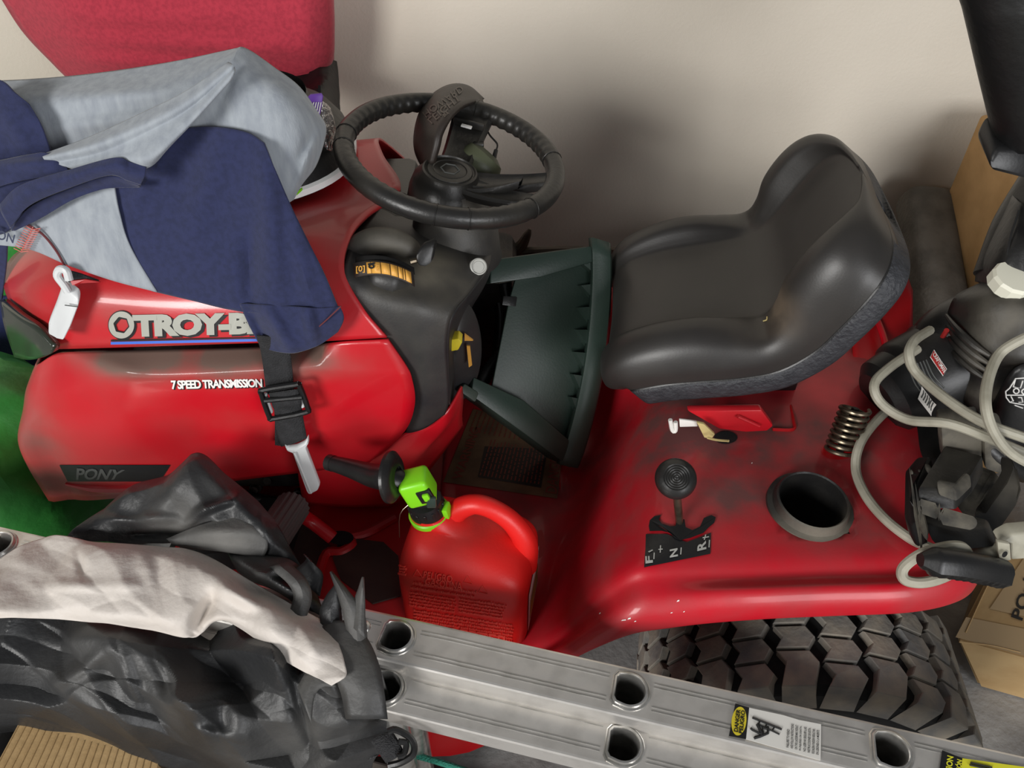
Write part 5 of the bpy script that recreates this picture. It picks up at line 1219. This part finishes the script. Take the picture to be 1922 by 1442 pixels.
MB().tube([at(1960, -320, y=1.0), at(1960, -400, y=1.02), at(1960, -400, y=1.02) + Vector((0, .4, .15)), at(1960, -400, y=1.02) + Vector((0, .86, .15))], .008, 8, 6).build('bag_strap', 'webbing', hb)
MB().bevprism(Y((1872, 278, 1.0), (1940, 282, 1.0), (1940, 342, .99), (1862, 322, .99), (1858, 308, .99)), (0, .06, .02), .006).build('bag_clip', 'black_plastic', hb)
# electric blower resting on the rear of the tractor
bw = empty('electric_blower', 'dusty black electric blower with white cap resting on the tractor fender', 'blower', at(1830, 960, y=.78))
def bpart(name, m_, rows, th=.004, **k):
    return MB().grid(patch([Y(*r) for r in rows], 6, 6)).build(name, m_, bw, thick=th, off=0, **k)
MB().tube([at(1985, 330, y=1.12), at(1935, 430, y=1.08), at(1905, 525, y=1.03)], [.048, .056, .060], 24, 6).build('blower_tube', 'dusty_black', bw)
bpart('tube_shroud', 'dusty_black', [[(1898, 362, 1.12), (1915, 380, 1.07), (1935, 390, 1.06)], [(1862, 435, 1.09), (1890, 450, 1.02), (1930, 450, 1.0)], [(1838, 490, 1.07), (1872, 505, .99), (1930, 505, .97)], [(1832, 528, 1.06), (1870, 540, .98), (1930, 540, .96)]])
MB().tube(Y((1912, 395, 1.045), (1895, 450, 1.01), (1888, 508, .98)), .002, 6, 4).build('shroud_seam', 'black_plastic', bw)
Mw = axis_frame(at(1893, 536, y=.965), (.05, -.25, 1)); 
MB().lathe([(.0, .022), (.030, .021), (.033, .016), (.033, 0), (.026, -.006)], Mw, 12).build('cap', 'cap_white', bw, ang=20)['label'] = 'ivory white ribbed cap'
dome = [[(1835, 535, 1.03), (1870, 528, 1.01), (1925, 532, .99), (2000, 540, .99)],
        [(1796, 556, 1.02), (1850, 560, .955), (1920, 568, .925), (2000, 585, .92)],
        [(1781, 585, 1.01), (1830, 618, .935), (1905, 655, .89), (2000, 670, .88)],
        [(1776, 602, 1.01), (1822, 640, .935), (1885, 675, .89), (2000, 690, .88)],
        [(1772, 616, 1.01), (1815, 655, .945), (1875, 690, .90), (2000, 700, .89)],
        [(1764, 640, 1.0), (1805, 690, .94), (1865, 722, .895), (2000, 720, .89)],
        [(1756, 662, .995), (1795, 728, .93), (1850, 762, .885), (1990, 745, .88)],
        [(1752, 668, .995), (1800, 742, .925), (1862, 786, .875), (1990, 760, .87)]]
bpart('motor_housing', 'dusty_black', dome, dust=[(at(1880, 600, y=.92), (.05, .05, .05), .75), (at(1870, 750, y=.885), (.035, .03, .015), 1.3), (at(1830, 735, y=.91), (.03, .03, .015), .8)])
for i in range(4):
    o_ = 16 * i
    MB().tube(Y((1776 - 2.0 * i, 592 + o_ * .9, 1.0), (1800 - 2 * i, 622 + o_ * .9, .945), (1830 - 2 * i, 650 + o_ * .9, .912), (1858 - 3 * i, 668 + o_ * .9, .893)), [.003, .006, .006, .003], 8, 5).build('cooling_rib', 'dusty_black', bw, dust=[(at(1850, 680, y=.9), .03, .6)])
c0, c1 = at(1795, 672, y=1.0), at(1655, 748, y=.955)
MD = axis_frame(c0, c1 - c0); LD = (c1 - c0).length
dm = MB().lathe([(.080, -.02), (.082, .0), (.082, LD * .25), (.079, LD * .3), (.079, LD * .62), (.076, LD * .70), (.070, LD * .74), (.066, LD * .95), (.050, LD * 1.05), (.0, LD * 1.08)], MD, 48); drum_bvh = dm.bvh()
dm.build('motor_drum', 'black_plastic', bw)
for i in range(7):
    x0, y0 = 1722 + 4.2 * i * .62 - 6 + 0, 690 + 0
    pts = [(1738 - 5.5 * i, 676 + 2 * i), (1752 - 5.5 * i, 706 + 3 * i), (1772 - 5.5 * i, 728 + 3 * i)]
    MB().tube(decal_pts(drum_bvh, pts, .001), .0012, 6, 4).build('vent_rib', 'decal_dim', bw)
b = MB(); decal_quad(b, drum_bvh, [(1768, 705), (1774, 694), (1752, 660), (1746, 672)], 6, 2, .003); bd = b.build('badge', 'badge_red', bw, merge=False)
b = MB(); decal_text(b, drum_bvh, 'CRAFTSMAN', [(1749, 669), (1768, 701), (1773, 695), (1754, 663)], .005, bold=.02); b.build('badge_lettering', 'label_white', bd, merge=False)
MB().tube(decal_pts(drum_bvh, [(1768, 706), (1775, 694), (1752, 659), (1745, 672)], .0035), .0007, 5, 1, closed=True).build('badge_edge', 'label_white', bd)
b = MB(); decal_quad(b, drum_bvh, [(1721, 748), (1746, 779), (1756, 758), (1731, 724)], 5, 3, .003); lbw = b.build('rating_label', 'label_white', bw, merge=False)
b = MB()
for i in range(6):
    decal_quad(b, drum_bvh, [(1726 + 3.5 * i, 745 + 4.5 * i), (1728 + 3.5 * i, 747 + 4.5 * i), (1736 + 3.5 * i, 732 + 4.5 * i), (1734 + 3.5 * i, 730 + 4.5 * i)], 1, 2, .0038)
o = b.build('label_print', 'decal_dim', lbw, merge=False); o['kind'] = 'stuff'
bpart('lower_housing', 'black_plastic', [[(1790, 745, .93), (1850, 775, .885), (1905, 690, .88), (1990, 680, .88)], [(1800, 790, .90), (1850, 800, .865), (1910, 770, .855), (1990, 770, .85)], [(1800, 830, .88), (1850, 830, .85), (1915, 840, .84), (1990, 850, .83)]])
bpart('lower_side', 'black_plastic', [[(1650, 790, .96), (1700, 800, .93), (1760, 790, .92), (1800, 800, .91)], [(1660, 860, .90), (1705, 860, .86), (1760, 850, .84), (1790, 840, .84)], [(1680, 900, .87), (1712, 900, .83), (1745, 900, .81), (1770, 890, .80)]])
# printed truck outline on the housing
b = MB()
tr = lambda *p: [at(1640 + q[0] / 4.507, 480 + q[1] / 4.507, y=.843) for q in p]
for pts in ([(1115, 1150), (1150, 1120), (1200, 1040), (1271, 1035), (1330, 1040)], [(1200, 1040), (1180, 1110), (1240, 1120), (1260, 1060)], [(1115, 1150), (1120, 1200), (1150, 1240), (1200, 1250), (1290, 1265), (1330, 1260)], [(1125, 1180), (1190, 1180), (1280, 1180), (1330, 1170)],
            [(1160, 1190), (1180, 1230), (1160, 1235)], [(1220, 1200), (1250, 1200), (1260, 1240), (1225, 1240)], [(1190, 1265), (1260, 1290)]):
    b.tube(tr(*pts), .0010, 6, 1)
for c_ in ((1205, 1145), (1275, 1150)):
    b.tube(tr(*[(c_[0] + 24 * math.cos(a), c_[1] + 22 * math.sin(a)) for a in [2 * math.pi * q / 10 for q in range(10)]]), .0010, 6, 1, closed=True)
o = b.build('truck_print', 'decal_white', bw); o['kind'] = 'stuff'
# hopper bracket
zb = lambda x_, y_: (1660 + x_ / 4.24, 780 + y_ / 4.24)
def by(px, py, y_): return y_ - .015 - .10 * max(0, min(1, (py - 820) / 230))
def bz(pts, y_, vec, name, m_='dusty_black', bev=.004, dust=None):
    return MB().bevprism([at(*zb(p[0], p[1]), y=by(*zb(p[0], p[1]), (p[2] if len(p) > 2 else y_))) for p in pts], vec, bev).build(name, m_, bw, dust=dust)
cdu = lambda px, py, y_, r, a: [(at(*zb(px, py), y=by(*zb(px, py), y_)), r, a)]
bz([(450, 90), (780, 70), (790, 430), (700, 470), (480, 420), (470, 300)], .82, (0, .03, .01), 'bracket_plate', 'dusty_plate', dust=cdu(620, 310, .82, (.04, .03, .03), 1.2))
bz([(790, 80), (960, 130), (1000, 480), (960, 490), (800, 430)], .815, (0, .03, .01), 'bracket_plate', 'dusty_plate', dust=cdu(880, 380, .82, (.03, .03, .03), .9))
bz([(480, 390, .815), (790, 470, .80), (700, 620, .76), (570, 760, .74), (270, 740, .74), (400, 520, .78)], .78, (0, .02, .02), 'bracket_face', dust=cdu(420, 700, .75, .03, .3))
bz([(430, 600, .745), (570, 630, .742), (650, 545, .755), (705, 570, .752), (585, 690, .735), (560, 690, .735), (425, 640, .74)], .74, (0, .015, .01), 'bracket_catch', 'dusty_plate', dust=cdu(520, 640, .74, .03, .5))
bz([(640, 560, .80), (790, 500, .83), (960, 560, .82), (930, 700, .79), (800, 860, .77), (600, 780, .78)], .8, (0, .03, .0), 'hopper_back', 'dusty_plate', dust=cdu(820, 650, .8, (.04, .04, .05), .9))
bz([(965, 470, .79), (1080, 500, .77), (1100, 600, .765), (1060, 720, .755), (880, 980, .735), (760, 960, .735), (780, 900, .745), (900, 760, .76), (975, 600, .775)], .77, (0, .03, .01), 'hopper_flange', dust=cdu(1000, 620, .77, (.03, .03, .04), .5))
bz([(275, 740, .735), (450, 790, .728), (440, 850, .726), (280, 790, .732)], .73, (0, .015, .008), 'front_lip', 'dusty_plate', dust=cdu(330, 760, .73, .03, .9))
bz([(460, 790, .725), (760, 880, .715), (700, 930, .715), (440, 880, .722)], .72, (0, .012, .006), 'front_lip', 'dusty_plate', dust=cdu(560, 850, .72, (.05, .03, .02), .9))
bz([(260, 800, .735), (320, 800, .733), (370, 1010, .715), (320, 1010, .718), (270, 900, .73)], .73, (0, .012, .006), 'side_blade', 'dusty_plate', dust=cdu(330, 950, .72, .02, .7))
bz([(200, 600, .80), (300, 480, .81), (420, 480, .80), (290, 740, .76), (270, 860, .745), (370, 1020, .735), (250, 1060, .74), (195, 960, .755)], .76, (0, .03, .01), 'side_skirt', 'black_plastic')
bz([(330, 850, .74), (760, 950, .728), (900, 990, .725), (880, 1050, .715), (640, 1080, .712), (380, 1020, .718)], .73, (0, .03, .005), 'bottom_plate', 'black_plastic')
for pts in ([(280, 450), (330, 470), (330, 600), (300, 660), (290, 600)], [(335, 410), (380, 420), (380, 540), (345, 570)]):
    bz(pts, .795, (0, .008, 0), 'side_vent', 'dusty_plate', dust=cdu(330, 540, .795, .04, 1.2), bev=.002)
bz([(215, 450), (235, 450), (240, 560), (225, 600)], .80, (0, .006, 0), 'side_vent', bev=.002, dust=cdu(225, 500, .8, .03, .8))
MB().tube([at(1850, 838, y=.80), at(1880, 865, y=.79), at(1925, 888, y=.79)], .016, 14, 5).build('hose_end', 'dusty_black', bw)
MB().tube([at(1777, 620, y=.97), at(1758, 650, y=.99)], .004, 8, 2).build('trigger_pin', 'badge_red', bw)
G = []
for i in range(13):
    ph = -math.pi / 2 + math.pi * i / 12
    G.append([Vector((.815 + .145 * math.cos(ph) ** .7 * math.cos(a), 1.01 + .085 * math.cos(ph) ** .7 * math.sin(a), .665 + .11 * math.sin(ph))) for a in [2 * math.pi * q / 32 for q in range(32)]])
MB().grid(G, cv=True).build('motor_core', 'black_plastic', bw)
MB().tube([(.80, 1.0, .60), (.84, 1.04, .3), (.86, 1.08, .0)], [.05, .04, .06], 16, 5).build('blower_nozzle', 'black_plastic', bw)
# grey power cord
cdm = MB()
CR = .0073
C = empty('power_cord', 'light grey power cord looped around the blower and over the fender', 'cord', at(1745, 1075, y=.66))
def cord(*pts): return MB().tube(Y(*pts), CR, 10, 6).build('cord_loop', 'cord_grey', C)
cord((1940, 858, .735), (1850, 820, .752), (1780, 795, .775), (1705, 788, .81), (1655, 758, .845), (1641, 722, .87), (1670, 690, .90), (1722, 655, .94))
cord((1745, 620, .95), (1716, 640, .90), (1706, 668, .872), (1722, 702, .855), (1780, 752, .80), (1850, 795, .755), (1940, 828, .735))
cord((1950, 625, .85), (1912, 640, .845), (1876, 665, .84), (1856, 708, .80), (1850, 760, .755), (1864, 808, .735), (1895, 848, .722), (1950, 880, .715))
MB().tube([at(1700, 748, y=.99), at(1655, 780, y=.90), at(1616, 830, z=.625), at(1606, 880, z=.600), at(1625, 930, z=.598), at(1662, 975, z=.598), at(1710, 1012, z=.600), at(1750, 1030, z=.60)], CR, 10, 6).build('cord_loop', 'cord_grey', C)
cord((1818, 1043, .60), (1806, 1028, .60), (1780, 1026, .60), (1730, 1040, .60), (1696, 1066, .596), (1698, 1088, .585), (1730, 1094, .580), (1770, 1084, .582), (1812, 1060, .60))
g_ = MB(); gp = crl(Y((1728, 1050, .575), (1790, 1056, .575), (1840, 1065, .578), (1880, 1074, .585)), 12)
G = []
for i, p in enumerate(gp):
    t_ = (gp[min(i + 1, len(gp) - 1)] - gp[max(i - 1, 0)]).normalized(); u_ = Vector((0, 0, 1)); u_ = (u_ - t_ * u_.dot(t_)).normalized(); v_ = t_.cross(u_)
    R_ = .021 * min(1, .45 + i / 9)
    G.append([p + (u_ * math.sin(a) + v_ * math.cos(a)) * (R_ * (.82 if math.sin(a) > 0 else 1) + (.0014 * math.sin(i * 1.9) if math.sin(a) < -.3 else 0)) for a in [2 * math.pi * q / 16 for q in range(16)]])
g_.grid(G, cv=True).cap(G[-1]).cap(G[0]); o = g_.build('grip_handle', 'black_plastic'); tag(o, 'black ribbed rubber grip lying on the rear fender edge', 'grip')
pc = empty('cord_connector', 'grey cord connector with clamp plate beyond the rubber grip', 'connector', at(1890, 1045, y=.68))
MB().tube(Y((1820, 1048, .61), (1850, 1040, .61), (1882, 1036, .61)), [.010, .013, .013], 12, 4).build('connector_body', 'cord_grey', pc)
MB().bevprism(Y((1872, 1018, .60), (1896, 1022, .597), (1898, 1052, .593), (1876, 1055, .593)), (0, .006, 0), .001).build('clamp_plate', 'cord_grey', pc)
MB().lathe([(0, .001), (.0035, .001)], axis_frame(at(1885, 1040, y=.592), (0, -1, .3)) @ Matrix.Scale(1.4, 4, (0, 1, 0)), 12).build('clamp_hole', 'hole', pc)
MB().bevprism(Y((1872, 1018, .61), (1900, 1003, .615), (1960, 998, .615), (1960, 1048, .605), (1898, 1052, .60), (1896, 1022, .605)), (0, .02, 0), .003).build('clamp_plate', 'cord_grey', pc)
